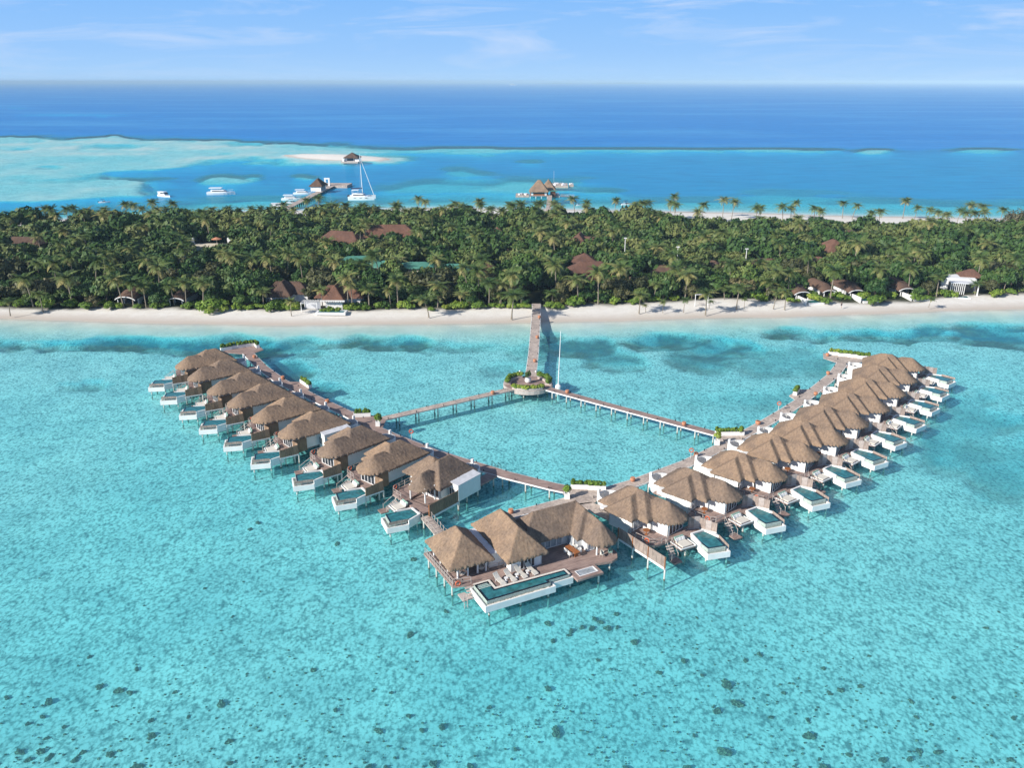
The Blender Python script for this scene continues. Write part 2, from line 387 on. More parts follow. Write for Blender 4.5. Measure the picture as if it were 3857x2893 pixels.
    # plunge pool
    P1, P2, A, Bc, C, P3 = (-1.05, 3.1), (0.2, 5.3), (1.15, 7.5), (-1.85, 9.15), (-3.45, 6.3), (-3.35, 3.75)
    g = MB(); outer = [P2, A, Bc, C]; 
    g.ring(outer, inset(outer, 0.2), 0.62, 1.5); g.prism(inset(outer, 0.1), 0.65, 1.12)
    P2b, Cb = (P2[0] + .12, P2[1] + .3), (C[0], C[1] - .02)
    for (ax, ay), (bx_, by_), w_ in ((P1, P2b, .22), (P3, Cb, .22), (P3, P1, .26)):
        an_ = math.atan2(by_ - ay, bx_ - ax); L_ = math.hypot(bx_ - ax, by_ - ay); nx_, ny_ = math.sin(an_) * w_ / 2, -math.cos(an_) * w_ / 2
        sg = 1 if w_ == .22 and (ax, ay) == P3 else -1
        g.box(((ax + bx_) / 2 + nx_ * sg, (ay + by_) / 2 + ny_ * sg, 1.5), (L_, w_, 1.3 + (.02 if w_ > .22 else 0)), an_)
    g.prism([P1, P2, C, P3], .83, 1.0)
    pool = g.build('pool', 'render', t)
    tank = [(-1.15, 3.35), (0.0, 5.42), (0.62, 7.1), (-1.75, 8.4), (-2.95, 6.25), (-3.1, 3.98)]
    tk = [tank[1], tank[2], tank[3], tank[4]]
    MB().ring(tk, inset(tk, 0.12), 1.13, 2.02).build('tile_wall', 'tile', pool)
    rm = MB()
    for (ax, ay), (bx_, by_) in zip(tk, tk[1:]):
        an_ = math.atan2(by_ - ay, bx_ - ax); rm.box(((ax + bx_) / 2 - math.sin(an_) * .14, (ay + by_) / 2 + math.cos(an_) * .14, 2.04), (math.hypot(bx_ - ax, by_ - ay) - .05, .2, .045), an_)
    rm.build('overflow_rim', 'pooldark', pool)
    MB().prism(inset(tank, 0.14), 1.2, 2.035).build('pool_water', 'pool', pool)
    pg = MB(); ot = inset(outer, 0.22); pg.prism([ot[0], ot[1], ot[2], ot[3]], 1.125, 1.2); pg.build('gravel', 'pebble', pool)
    br = MB(); mid = lambda a, b, k: (a[0] + (b[0] - a[0]) * k, a[1] + (b[1] - a[1]) * k)
    a0, a1 = mid(C, Bc, 0.03), mid(C, Bc, 0.9); L = math.hypot(a1[0] - a0[0], a1[1] - a0[1]); an = math.atan2(a1[1] - a0[1], a1[0] - a0[0])
    cx_, cy_ = mid(a0, a1, .5)
    br.box((cx_ + .12, cy_ - .1, 2.12), (L, 0.05, 0.42), an)
    for k in (0, .33, .66, 1): q = mid(a0, a1, k); br.box((q[0] + .12, q[1] - .1, 1.85), (0.07, 0.07, 0.9), an)
    br.build('railing', 'greybamboo', pool)
    for sx, sy in ((0.55, 6.9), (-1.9, 8.6), (-3.1, 6.1), (-3.0, 4.2)): link('pile', PM, pool, (sx, sy, -0.7))
    piles([(-1.7, -9.5), (-1.7, -4.5), (-1.7, 0.8), (4.0, -6.8), (5.1, -2.7), (5.1, 0.6), (2.2, 1.6), (-3.4, 1.8), (-3.0, 3.3), (1.6, 4.2), (-3.7, -12.8), (0.4, -12.9)], t)
    if kind in ('annex', 'tip'):
        a = MB(); x0, x1, y0, y1 = -4.15, -2.1, -9.0, -3.75
        a.bx(x0, x1, y0, y1, 1.15, 3.85); an_ = a.build('annex', 'white', t)
        r = MB(); vs = [(x0 - .08, y0 - .1, 3.87), (x1 + .5, y0 - .1, 4.25), (x1 + .5, y1 + .1, 4.25), (x0 - .08, y1 + .1, 3.87)]
        r.add(vs + [(p[0], p[1], p[2] + .1) for p in vs], [(3, 2, 1, 0), (4, 5, 6, 7), (0, 1, 5, 4), (1, 2, 6, 5), (2, 3, 7, 6), (3, 0, 4, 7)]); r.build('flat_roof', 'flatroof', an_)
        window(t, (-2.35, y1), (-3.4, y1), 1.9, 3.2, 2, off=0.05)
        piles([(-3.9, -8.6), (-3.9, -6.0), (-3.9, -4.1)], t)
    if kind != 'right' and kind != 'tip':
        bw = MB(); bw.bx(-2.22, -2.06, -1.3, 1.2, 1.2, 3.6); bw.build('bamboo_wall', 'bamboo', t)
    return t
VL = [  # x, y of the low ridge end, direction of the seaward axis
 ('L', -70.22, 169.97, -142.5, 'left'), ('L', -64.76, 162.47, -142, 'left'), ('L', -57.99, 154.57, -142, 'left'), ('L', -51.87, 147.71, -140.5, 'left'), ('L', -45.08, 140.29, -139, 'left'),
 ('L', -38.31, 133.27, -138, 'annex'), ('L', -29.82, 125.77, -133, 'left'), ('L', -22.23, 119.56, -130.5, 'left'), ('L', -13.80, 113.09, -128, 'tip'),
 ('R', 86.08, 168.78, -23, 'right'), ('R', 80.91, 161.07, -22.5, 'right'), ('R', 75.09, 153.2, -23, 'right'), ('R', 68.5, 145.26, -25, 'right'), ('R', 61.52, 137.87, -29, 'right'),
 ('R', 55.01, 130.45, -33, 'right'), ('R', 48.0, 124.21, -36, 'right'), ('R', 40.43, 116.98, -40, 'right'), ('R', 31.67, 110.37, -42, 'right'), ('R', 22.25, 103.97, -46, 'right')]
protos = {}; used = set()
def fence_proto(side):
    t = empty('bamboo_fence', (0, 0, 0), 0, 'fence', 'fence', 'bamboo privacy fences')
    pts = [(-2.1, 1.35), (-3.95, 1.3), (-3.45, 4.5)] if side == 'L' else [(-2.1, 1.9), (-3.6, 2.9), (-4.3, 5.3)]
    m = 'bamboo' if side == 'L' else 'greybamboo'; k = 0
    for i, (p, q) in enumerate(zip(pts, pts[1:])):
        L = math.hypot(q[0] - p[0], q[1] - p[1]); a = math.atan2(q[1] - p[1], q[0] - p[0]); n = max(1, round(L / 0.85))
        for j in range(n):
            b = MB(); s = (j + .5) / n; c = (p[0] + (q[0] - p[0]) * s, p[1] + (q[1] - p[1]) * s); w = L / n
            top = 3.75 if i == 0 else 3.6 - 0.35 * s
            b.box((*c, (1.9 + top) / 2), (w - 0.02, 0.08, top - 1.9), a)
            ms = 5
            for q_ in range(ms):
                if (j + i) % 2: b.box((c[0], c[1], 2.0 + (top - 2.1) * (q_ + .5) / ms), (w - 0.05, 0.11, 0.05), a)
                else: b.box((c[0] + math.cos(a) * w * ((q_ + .5) / ms - .5), c[1] + math.sin(a) * w * ((q_ + .5) / ms - .5), (1.9 + top) / 2), (0.05, 0.11, top - 2.0), a)
            b.build('panel', m if (j % 2 == 0 or side == 'L') else ('bamboo' if side == 'L' else 'rail'), t)
        fb = MB(); fb.box(((p[0] + q[0]) / 2, (p[1] + q[1]) / 2, 1.78), (L, 0.16, 0.2), a); fb.build('base_beam', 'white', t)
    for p in pts: link('pile', PM, t, (p[0], p[1], 0.1))
    return t
def daybed_proto():
    t = empty('daybed', (0, 0, 0), 0, 'bed', 'daybed', 'daybeds on the villa sun terraces')
    MB().box((0, 0.25, 0.14), (1.75, 1.55, 0.2)).build('mattress', 'cushion', t, 0.05)
    for i, x in enumerate((-0.55, 0.0, 0.55)):
        MB().box((x, -0.62, 0.45), (0.5, 0.2, 0.5), 0, R(28)).build('pillow', 'whitepil', t, 0.06)
    for x in (-0.42, 0.42): MB().box((x, -0.88, 0.52), (0.78, 0.24, 0.55), 0, R(32)).build('pillow', 'pillow', t, 0.07)
    return t
def ring_proto():
    t = MB().torus((0, 0, 0), 0.33, 0.075).build('life_ring', 'ring'); return tag(t, 'x', 'life ring', 'life rings on the railings')
def table_proto():
    t = empty('round_table', (0, 0, 0), 0, 'x', 'table', 'round tables on the villa decks')
    MB().lathe([(0.5, 0.68), (0.5, 0.74)], 16).build('tabletop', 'wood', t)
    MB().lathe([(0.25, 0.0), (0.25, 0.04), (0.06, 0.06), (0.06, 0.67)], 8).build('pedestal', 'wood', t); return t
FP = {}; DB = daybed_proto(); RP = ring_proto(); TP = table_proto(); du = ru = tu = False
def wp(x, y, th, lx, ly):
    by = (math.cos(R(th)), math.sin(R(th))); return (x + by[1] * lx + by[0] * ly, y - by[0] * lx + by[1] * ly)
cnt = {'L': 0, 'R': 0}
for side, x, y, th, kind in VL:
    k = cnt[side]; cnt[side] += 1
    arm = 'left' if side == 'L' else 'right'; nn = 9 if side == 'L' else 10
    if kind not in protos: protos[kind] = villa_proto(kind); first = True
    else: first = False
    if k == 0: what = f'thatched stilt villa nearest the beach on the {arm} arm'
    elif k == nn - 1: what = 'thatched villa with white box annex, nearest the big villa on the left arm' if side == 'L' else 'thatched villa next to the big villa on the right arm'
    elif kind == 'annex': what = 'thatched villa with white box annex, sixth from the beach on the left arm'
    else: what = f'thatched stilt villa, {ORD[k]} from the beach on the {arm} arm'
    place(protos[kind], (x, y, 0), R(th - 90), what, not first, f'thatched villas on the {arm} arm')
    short = f'{ORD[k]} {arm}-arm villa from the beach'
    if side not in FP: FP[side] = fence_proto(side); f1 = True
    else: f1 = False
    if kind != 'tip':
        place(FP[side], (x, y, 0), R(th - 90), ('brown' if side == 'L' else 'grey') + f' bamboo fence beside the pool of the {short}', not f1, f'bamboo fences of the {arm} arm')
    p = wp(x, y, th, 1.25, 3.45)
    place(DB, (p[0], p[1], 1.55), R(th - 90 - 15), f'cream daybed with green pillows at the {short}', du, 'daybeds on the sun terraces'); du = True
    if side == 'L' or k >= 6:
        p = wp(x, y, th, 5.38, 0.35); place(RP, (p[0], p[1], 2.4), R(th - 90 + 90), f'orange life ring on the deck railing of the {short}', ru, 'orange life rings'); ru = True
    if side == 'R' and k >= 5:
        p = wp(x, y, th, 3.3, -1.3); place(TP, (p[0], p[1], DZ), 0, f'round wooden table on the deck of the {short}', tu, 'round deck tables'); tu = True
# the long bamboo fence of the villa at the tip of the left arm, and the one beside the big villa
def long_fence(name, p, q, z0, z1a, z1b, m, label, posts, n):
    t = empty('bamboo_fence', (p[0], p[1], 0), 0, label, 'fence')
    P, Q = Vector((0, 0, 0)), Vector((q[0] - p[0], q[1] - p[1], 0)); L = Q.length; a = math.atan2(Q.y, Q.x); w = L / n
    for j in range(n):
        s = (j + .5) / n; c = P.lerp(Q, s); top = z1a + (z1b - z1a) * s; b = MB()
        b.box((c.x, c.y, (z0 + top) / 2), (w - 0.03, 0.08, top - z0), a)
        for k in range(6):
            if j % 2: b.box((c.x, c.y, z0 + (top - z0) * (k + .5) / 6), (w - 0.08, 0.12, 0.05), a)
            else:
                o = w * ((k + .5) / 6 - .5); b.box((c.x + math.cos(a) * o, c.y + math.sin(a) * o, (z0 + top) / 2), (0.05, 0.12, top - z0 - 0.1), a)
        b.build('panel', m, t)
    MB().box((Q.x / 2, Q.y / 2, z0 - 0.17), (L, 0.2, 0.3), a).build('base_beam', 'white', t)
    for s in posts:
        c = P.lerp(Q, s); link('pile', PM, t, (c.x, c.y, 0.1))
        MB().box((c.x + math.sin(a) * .1, c.y - math.cos(a) * .1, (z0 + z1a) / 2 - .1), (0.1, 0.1, z1a - z0 + .3), a).build('post', 'wood', t)
    return t
a0 = wp(-13.8, 113.09, -128, -4.6, -3.2); a1 = wp(-13.8, 113.09, -128, -4.45, 3.0)
long_fence('f', a0, a1, 1.6, 3.5, 3.6, 'bamboo', 'long bamboo fence by the rope bridge, on the villa with white annex', (0.0, 1.0), 6)
A = cr(2240, 1800, .24412)
p0 = A(365, 945, 1.75); p1 = A(1092, 1418, 1.75)
long_fence('f', p0, p1, 1.95, 3.55, 3.55, 'greybamboo', 'tall grey bamboo fence on piles standing out over the water beside the big villa', (0.0, 0.32, 0.65, 0.99), 11)
# ------------------------------------------------------------------ big villa at the corner
th = R(27); BO = at(1550 + 755 * .38427, 1850 + 1125 * .38427, 1.7)
def bw(lx, ly): return (BO[0] + lx * math.cos(th) - ly * math.sin(th), BO[1] + lx * math.sin(th) + ly * math.cos(th))
big = empty('overwater_villa', (BO[0], BO[1], 0), th, 'large three-roofed thatched villa with long pool at the tip', 'villa')
link('roof', roof_mesh('roof', [(rect(-2.6, 3.8, 6.0, 14.5), 3.95, 0.95)]), big)
link('roof', roof_mesh('roof', [(rect(4.7, 10.8, 4.1, 15.5), 4.05, 1.02)]), big)
link('roof', roof_mesh('roof', [(rect(8.2, 20.9, 6.6, 12.8), 4.05, 1.0), (rect(15.5, 20.95, 4.9, 12.8), 4.05, 1.1), ([(20.6, 2.6), (20.9, 3.6), (20.9, 9.0), (16.4, 9.0), (16.4, 3.6), (16.9, 2.4), (17.8, 1.75), (19.4, 1.7)], 4.05, 1.12)]), big)
w = MB()
wallstrip(w, [(5.75, 5.1), (10.15, 5.1), (10.15, 8.1), (15.9, 8.1), (15.9, 6.2), (17.2, 6.2), (17.2, 5.0), (18.4, 5.0)], 1.35, 4.3); wallstrip(w, [(5.75, 5.1), (5.75, 14.3), (19.9, 14.3), (19.9, 6.0), (18.4, 6.0), (18.4, 5.0)], 1.35, 4.05)
w.build('wall', 'white', big)
MB().bx(3.6, 5.66, 7.3, 14.2, 1.35, 3.85).build('side_wing', 'white', big)
fr = MB(); fr.bx(3.5, 5.6, 7.2, 14.3, 3.853, 3.95); fr.build('flat_roof', 'flatroof', big)
window(big, (7.0, 5.1), (9.1, 5.1), 1.95, 3.9, 4); window(big, (10.6, 8.1), (15.0, 8.1), 1.95, 3.95, 5, 'window', 'curtain'); window(big, (15.9, 7.9), (15.9, 6.4), 1.95, 3.9, 2, 'glass_door', 'curtain', off=0.09); window(big, (17.3, 5.0), (18.3, 5.0), 1.95, 3.8, 1, 'glass_door', 'curtain')
d = MB(); d.prism([(-2.35, 5.7), (0.02, 5.0), (0.02, 4.75), (2.55, 4.7), (2.6, 2.85), (12.35, 2.55), (12.6, 2.0), (16.4, 1.9), (18.9, 1.35), (20.0, 1.75), (20.7, 2.9), (20.9, 14.5), (-2.75, 14.7)], 1.5, DZ)
d.build('deck', 'deck', big)
st = MB()
for i in range(3): st.bx(-1.0 + .02 * i, -0.1, 5.0 - 0.42 * (i + 1), 5.0 - 0.42 * i - 0.03, 1.55 - .2 * i, 1.63 - .2 * i)
st.prism([(-2.0, 4.9), (-2.0, 3.3), (-0.55, 3.2), (-0.55, 3.8), (-1.1, 4.9)], 0.85, 1.0); st.build('steps', 'rail', big)
ld = MB()
for x in (-1.9, -1.45): ld.tube((x, 3.2, 1.9), (x, 2.9, -0.9), 0.04)
for i in range(6): ld.tube((-1.9, 3.18 - .05 * i, 1.3 - .35 * i), (-1.45, 3.18 - .05 * i, 1.3 - .35 * i), 0.035)
ld.build('ladder', 'rail', big)
railing([(-2.65, 14.4, DZ), (-2.3, 5.8, DZ)], parent=big, gap=0.75, rails=(0.95, 0.5, 0.25)); railing([(-2.3, 5.75, DZ), (-1.2, 5.4, DZ), (0.0, 5.15, DZ)], parent=big); railing([(3.3, 6.9, DZ), (4.6, 6.5, DZ), (5.4, 6.6, DZ)], parent=big)
for x, y in ((-1.05, 7.0), (0.35, 6.95), (1.75, 6.95), (2.95, 6.95), (-1.6, 9.0), (-1.7, 11.2), (-1.75, 13.4), (3.0, 9.5), (17.9, 3.6)):
    MB().tube((x, y, DZ), (x, y, 3.95), 0.13, 0.13, 10).build('column', 'white', big)
gp = MB(); gp.ring(rect(12.5, 16.45, -0.35, 1.88), rect(13.2, 16.0, 0.25, 1.55), 1.5, 1.8); gl = gp.build('glass_floor_deck', 'deck', big); MB().bx(13.2, 16.0, .25, 1.55, 1.62, 1.7).build('glass_panel', 'curtain', gl)
gf = MB(); gf.ring(rect(13.18, 16.02, .23, 1.57), rect(13.3, 15.9, .35, 1.45), 1.72, 1.83); gf.build('frame', 'white', gl)
pool = MB(); PO = [(-0.42, 0.0), (9.5, 0.0), (9.5, 0.72), (12.5, 0.72), (12.5, 2.5), (2.35, 2.8), (2.35, 4.7), (-0.42, 4.7)]
pool.prism(PO, 0.72, 1.35); po = inset(PO, 0.16); pool.ring(PO, po, 1.353, 1.62)
pl = pool.build('pool', 'render', big)
PW = [(0.05, 0.5), (9.0, 0.5), (9.0, 1.02), (12.1, 1.02), (12.1, 2.3), (2.1, 2.55), (2.1, 4.45), (0.05, 4.45)]
MB().ring(PW, inset(PW, 0.15), 1.355, 2.0).build('tile_wall', 'tile', pl)
MB().prism(inset(PW, 0.13), 1.36, 1.985).build('pool_water', 'pool', pl)
MB().ring(inset(PW, 0.02), inset(PW, 0.34), 1.99, 2.0).build('overflow_rim', 'pooldark', pl)
cp = MB(); cp.add([(2.0, 2.42, 2.03), (12.2, 2.17, 2.03), (12.2, 2.5, 2.03), (2.33, 2.76, 2.03), (2.33, 4.68, 2.03), (0, 4.68, 2.03), (0, 4.38, 2.03), (2.0, 4.38, 2.03)], [(0, 1, 2, 3), (0, 3, 4, 7), (7, 4, 5, 6)])
cp.add([(11.95, 1.0, 2.035), (12.25, 1.0, 2.035), (12.25, 2.2, 2.035), (11.95, 2.2, 2.035)], [(0, 1, 2, 3)]); cp.build('coping', 'pebble', pl)
gv = MB()
for i in range(420):
    x = rng.uniform(-.2, 9.2); y = rng.uniform(0.18, .46) ; r = rng.uniform(.04, .1); gv.box((x, y, 1.38 + r * .6), (r * 1.6, r * 1.5, r * 1.3), rng.uniform(0, 3))
gv.build('gravel', 'pebble', pl)
for i in range(3): MB().bx(0.25, 2.0, 3.9 - .32 * i, 4.1 - .32 * i, 1.99, 2.0 + 0.003 * i).build('pool_step', 'tile', pl)
piles([(0.2, 0.3), (4.6, 0.35), (8.6, 0.35), (12.2, 1.0), (16.0, 0.1), (18.9, 1.9), (20.3, 6), (-2.2, 6.2), (-2.3, 8.5), (-2.4, 11), (-2.5, 13.5), (3, 14), (8, 14), (13, 14)], big)
def bp(name, mk, lx, ly, z, rz, label, cat, group=None):
    p = bw(lx, ly); o = mk(); o.location = (p[0], p[1], z); o.rotation_euler = (0, 0, th + rz); tag(o, label, cat, group); return o
def lounger():
    t = empty('sun_lounger', (0, 0, 0)); b = MB()
    pts = [(-1.0, 0.12), (-0.55, 0.3), (-0.1, 0.3), (0.35, 0.42), (0.75, 0.75), (0.95, 1.0)]
    for (y0, z0), (y1, z1) in zip(pts, pts[1:]):
        b.add([(x, y, z + dz) for dz in (-.05, .03) for x in (-.36, .36) for y, z in ((y0, z0), (y1, z1))], [(0, 1, 3, 2), (4, 6, 7, 5), (0, 4, 5, 1), (2, 3, 7, 6), (0, 2, 6, 4), (1, 5, 7, 3)])
    b.build('seat', 'cushion', t); f = MB()
    for x in (-.32, .32):
        for y in (-.6, .4): f.box((x, y, .14), (.05, .05, .28))
    f.build('frame', 'white', t); return t
LP = None
for i in range(4):
    x = 3.35 + 1.58 * i; lab = ['leftmost, next to the pool steps', 'second from the left', 'third from the left', 'rightmost, under the dark windows'][i]
    p = bw(x, 3.75 + .06 * i)
    if LP is None: LP = lounger(); tag(LP, 'x', 'lounger')
    place(LP, (p[0], p[1], DZ), th + R(14), f'pale sun lounger by the long pool, {lab}', i > 0, 'sun loungers by the long pool')
def stool(): return MB().lathe([(0.2, 0), (0.24, 0.03), (0.1, 0.2), (0.1, 0.3), (0.27, 0.46), (0.27, 0.5)], 12).build('side_table', 'white')
for i in range(3): bp('s', stool, 4.2 + 1.6 * i, 3.6 + .1 * i, DZ, 0, 'small white side table between ' + ['first and second sun loungers from the left', 'the two middle sun loungers', 'third and fourth sun loungers from the left'][i], 'side table', 'side tables by the pool')
def dining():
    t = empty('dining_table', (0, 0, 0)); MB().box((0, 0, .73), (0.85, 2.3, .06)).build('tabletop', 'wood', t)
    for y in (-.85, .85): MB().box((0, y, .35), (.6, .08, .7)).build('leg', 'wood', t)
    return t
bp('d', dining, 15.1, 5.3, DZ, R(8), 'long orange teak dining table on the big villa deck', 'table')
def chair(m='whitepil'):
    t = empty('armchair', (0, 0, 0)); MB().box((0, 0, .42), (.52, .5, .08)).build('seat', m, t, .03)
    b = MB(); n = 9
    for i in range(n):
        a = PI * (i / (n - 1)); b.box((.27 * math.cos(a), .02 - .25 * math.sin(a) , .62 + .1 * math.sin(a)), (.13, .05, .34 + .2 * math.sin(a)), a + PI / 2)
    b.build('backrest', m, t)
    for x in (-.22, .22):
        for y in (-.2, .2): MB().tube((x, y, 0), (x, y, .4), .025, .03, 5).build('leg', 'rail', t)
    return t
for i, (lx, ly, rz) in enumerate([(14.35, 5.7, -90), (14.4, 4.8, -90), (15.85, 5.75, 90), (15.9, 4.85, 90)]):
    bp('c', chair, lx, ly, DZ, R(rz), 'white armchair at the teak dining table, ' + ['back left seat', 'front left seat', 'back right seat', 'front right seat'][i], 'chair', 'white chairs round the dining table')
bp('c', lambda: chair('cushion'), 18.3, 2.9, DZ, R(200), 'cream slatted armchair near the rounded deck corner, left of the other', 'armchair', 'armchairs on the deck corner')
bp('c', lambda: chair('pillow'), 19.6, 2.9, DZ, R(160), 'grey-green armchair at the rounded deck corner under the eaves', 'armchair', 'armchairs on the deck corner')
def console():
    t = empty('barbecue', (0, 0, 0)); MB().box((0, 0, .45), (.7, 1.1, .9)).build('cabinet', 'white', t, .02); MB().box((0, 0, 1.0), (.62, .8, .18)).build('lid', 'flatroof', t, .05); return t
bp('b', console, 16.45, 6.9 - .2, DZ, 0, 'white barbecue cabinet behind the dining table', 'barbecue')
def egg():
    t = empty('hanging_chair', (0, 0, 0)); b = MB(); n = 12
    for i in range(n):
        a = 2 * PI * i / n
        if abs(a - 3 * PI / 2) < .5: continue
        b.path([(r * math.cos(a), r * math.sin(a), z) for r, z in ((.12, .3), (.42, .45), (.52, .8), (.42, 1.2), (.1, 1.5))], .028)
    for r, z in ((.42, .45), (.52, .8)): b.torus((0, 0, z), r, .03, 'z')
    b.build('basket', 'rail', t); MB().box((0, 0, .5), (.6, .6, .16)).build('cushion', 'cushion', t, .05); MB().tube((0, 0, 1.45), (0, 0, 2.4), .02).build('rope', 'rail', t); return t
bp('e', egg, -0.35, 7.15, DZ, 0, 'rattan hanging basket chair at the front left corner of the pavilion', 'hanging chair', 'hanging chairs'); bp('e', egg, 2.35, 7.2, DZ, 0, 'rattan hanging basket chair beside the rightmost pavilion columns', 'hanging chair', 'hanging chairs')
p = bw(-1.7, 5.45); place(RP, (p[0], p[1], 2.15), th, 'orange life ring at the front left deck corner of the big villa', True)
# rope bridge
ra, rb = bw(1.35, 14.75), bw(1.25, 24.6)
rbz = empty('footbridge', (ra[0], ra[1], 0), math.atan2(rb[1] - ra[1], rb[0] - ra[0]), 'narrow plank footbridge with rope rails between big villa and left arm', 'footbridge'); L = math.dist(ra, rb)
d = MB()
for i in range(int(L / .42)): d.box((.21 + .42 * i, 0, 1.62), (.38, 1.55, .08))
d.bx(0, L, -.72, -.62, 1.4, 1.57); d.bx(0, L, .62, .72, 1.4, 1.57); d.build('deck', 'walk', rbz)
for s in (-.72, .72):
    b = MB(); rp = MB(); n = 9
    for i in range(n + 1): b.tube((L * i / n, s, 1.55), (L * i / n, s, 2.6), .05, .05, 5)
    for i in range(n): rp.path([(L * (i + k) / n, s, 2.5 - .5 * k * (1 - k)) for k in (0, .33, .66, 1)], .02, 4)
    b.build('railing', 'rail', rbz); rp.build('rope', 'rail', rbz)
piles([(1, -.5), (1, .5), (5, -.5), (5, .5), (9, -.5), (9, .5)], rbz)
# bicycle on the deck
bk = at(2277, 1926, 2.0); t = empty('bicycle', (bk[0], bk[1], DZ), R(-25), 'dark bicycle parked on the planks beside the big villa roof', 'bicycle')
for x in (-.55, .55):
    wl = MB().torus((x, 0, .34), .31, .03, 'y', 18, 5).build('wheel', 'black', t)
fb = MB(); fb.path([(-.55, 0, .34), (-.15, 0, .36), (.35, 0, .8), (.55, 0, .34)], .025); fb.path([(-.15, 0, .36), (-.25, 0, .85), (.35, 0, .8)], .025); fb.path([(-.55, 0, .34), (-.25, 0, .8)], .02); fb.build('frame', 'brown', t)
MB().path([(.33, -.28, 1.0), (.38, 0, .98), (.33, .28, 1.0)], .025).build('handlebar', 'black', t); MB().box((-.27, 0, .9), (.28, .16, .07)).build('saddle', 'black', t); MB().box((.62, 0, .78), (.35, .4, .28)).build('basket', 'black', t)
# ------------------------------------------------------------------ walkways
WZ = 1.84
def ribbon(pts, w):
    out_l, out_r = [], []
    for i, p in enumerate(pts):
        a = Vector(pts[max(0, i - 1)]); b = Vector(pts[min(len(pts) - 1, i + 1)]); d = (b - a).normalized(); n = Vector((-d.y, d.x)) * w / 2
        out_l.append(tuple(Vector(p) + n)); out_r.append(tuple(Vector(p) - n))
    return out_l, out_r
def walkway(label, pts, w, cat='walkway', gap=4.2, extra=(), name='boardwalk', bol=6.0, dark=False, fascia='white', deckm='walk', z0=None, pg=None):
    o = Vector(pts[0]); t = empty(name, (o.x, o.y, 0), 0, label, cat, 'timber walkways over the water' if cat == 'walkway' else None)
    P = [(p[0] - o.x, p[1] - o.y) for p in pts]; l, r = ribbon(P, w)
    d = MB(); n = len(P); zz = [WZ if z0 is None else z0[i] for i in range(n)]
    vs = [(x, y, zz[i]) for i, (x, y) in enumerate(l)] + [(x, y, zz[i]) for i, (x, y) in enumerate(r)]
    d.add(vs + [(x, y, z - .1) for x, y, z in vs], [(i, n + i, n + i + 1, i + 1) for i in range(n - 1)] + [(2 * n + i, 2 * n + i + 1, 3 * n + i + 1, 3 * n + i) for i in range(n - 1)] + [(i, i + 1, 2 * n + i + 1, 2 * n + i) for i in range(n - 1)] + [(n + i + 1, n + i, 3 * n + i, 3 * n + i + 1) for i in range(n - 1)])
    for e in extra: d.prism([(x - o.x, y - o.y) for x, y in e], WZ - .14, WZ + .004)
    d.build('deck', deckm, t)
    for side in (l, r):
        f = MB()
        for i in range(n - 1):
            a, b = side[i], side[i + 1]; L = math.hypot(b[0] - a[0], b[1] - a[1]); an = math.atan2(b[1] - a[1], b[0] - a[0])
            f.tube((*a, zz[i] - .12), (*b, zz[i + 1] - .12), .15, .15, 4)
        f.build('edge_beam', fascia, t)
    # piles in pairs and small bollards along the edge
    acc = 0; nextp = 1.5; nb = 2.0; k = 0; npile = 0
    for i in range(n - 1):
        a, b = Vector(P[i]), Vector(P[i + 1]); L = (b - a).length; dr = (b - a).normalized(); nn = Vector((-dr.y, dr.x))
        while nextp <= acc + L:
            q = a + dr * (nextp - acc)
            if npile < 100:
                for s in (-1, 1):
                    e = q + nn * s * (w / 2 - .18); link('pile', PM, t, (e.x, e.y, 0.1)); npile += 1
            nextp += gap
        while nb <= acc + L and k < 60:
            q = a + dr * (nb - acc) + nn * (w / 2 - .1) * (1 if k % 2 else -1)
            MB().box((q.x, q.y, WZ + .16), (.13, .13, .34)).build('bollard', 'black', t); k += 1; nb += bol / 2
        acc += L
    return t
RC = [bw(12.3, 18.55), bw(16, 18.5), (13.8, 115.3), (19.4, 118.6), (29.2, 125.8), (35, 131), (40, 135.8), (46.75, 142.6), (52.8, 149), (58.3, 155.2), (64, 162.5), (70.2, 170.5), (74.5, 177.5), (76, 181)]
T1 = cr(1700, 1700, .36166)
tipdeck = [T1(*p, WZ) for p in ((1210, 372), (1650, 398), (1560, 430), (1500, 530), (1330, 560), (1195, 505), (1165, 435))]
entry = [T1(*p, WZ) for p in ((1330, 545), (1480, 645), (1640, 720), (1780, 665), (1460, 530))]
E1 = cr(2700, 1300, .4521)
platR = [(72.0, 182.0), (73.2, 185.6), (83.8, 184.0), (82.2, 180.4), (77.4, 178.2), (74.0, 178.7)]
bumpR = [(57.0, 155.0), (56.4, 157.6), (59.6, 161.4), (62.2, 161.2)]
Q1 = cr(2500, 1560, .22604)
junR = [Q1(*p, WZ) for p in ((880, 350), (1240, 345), (1180, 420), (900, 525), (850, 470))]
walkway('right arm boardwalk curving from the big villa past the white courtyards to the beach end', RC, 2.2, extra=(tipdeck, entry, platR, bumpR, junR))
LC = [(-62.3, 186), (-56, 175.5), (-49.3, 166.3), (-43.5, 160.2), (-38.8, 155.2), (-31, 147.3), (-25, 140.3), (-21.3, 136.8), (-13.7, 130.2), (-6.3, 125.2), (-.5, 121.3), (6.2, 117.6), (10.4, 115.6)]
platL = [(-67.8, 186.2), (-69.6, 189.4), (-62.4, 193.8), (-59.2, 188.2), (-61.2, 184.8)]
bumpL = [(-48.2, 166.0), (-44.6, 165.8), (-42.0, 162.6), (-42.5, 159.6)]
junL = [(-31, 149.2), (-27.6, 147.2), (-25.2, 146.8), (-23.8, 144.6), (-23.9, 140.8), (-26, 140.2)]
walkway('left arm boardwalk curving from the tip past the brown-roofed villas to the beach end', LC, 2.3, extra=(platL, bumpL, junL), deckm='deck')
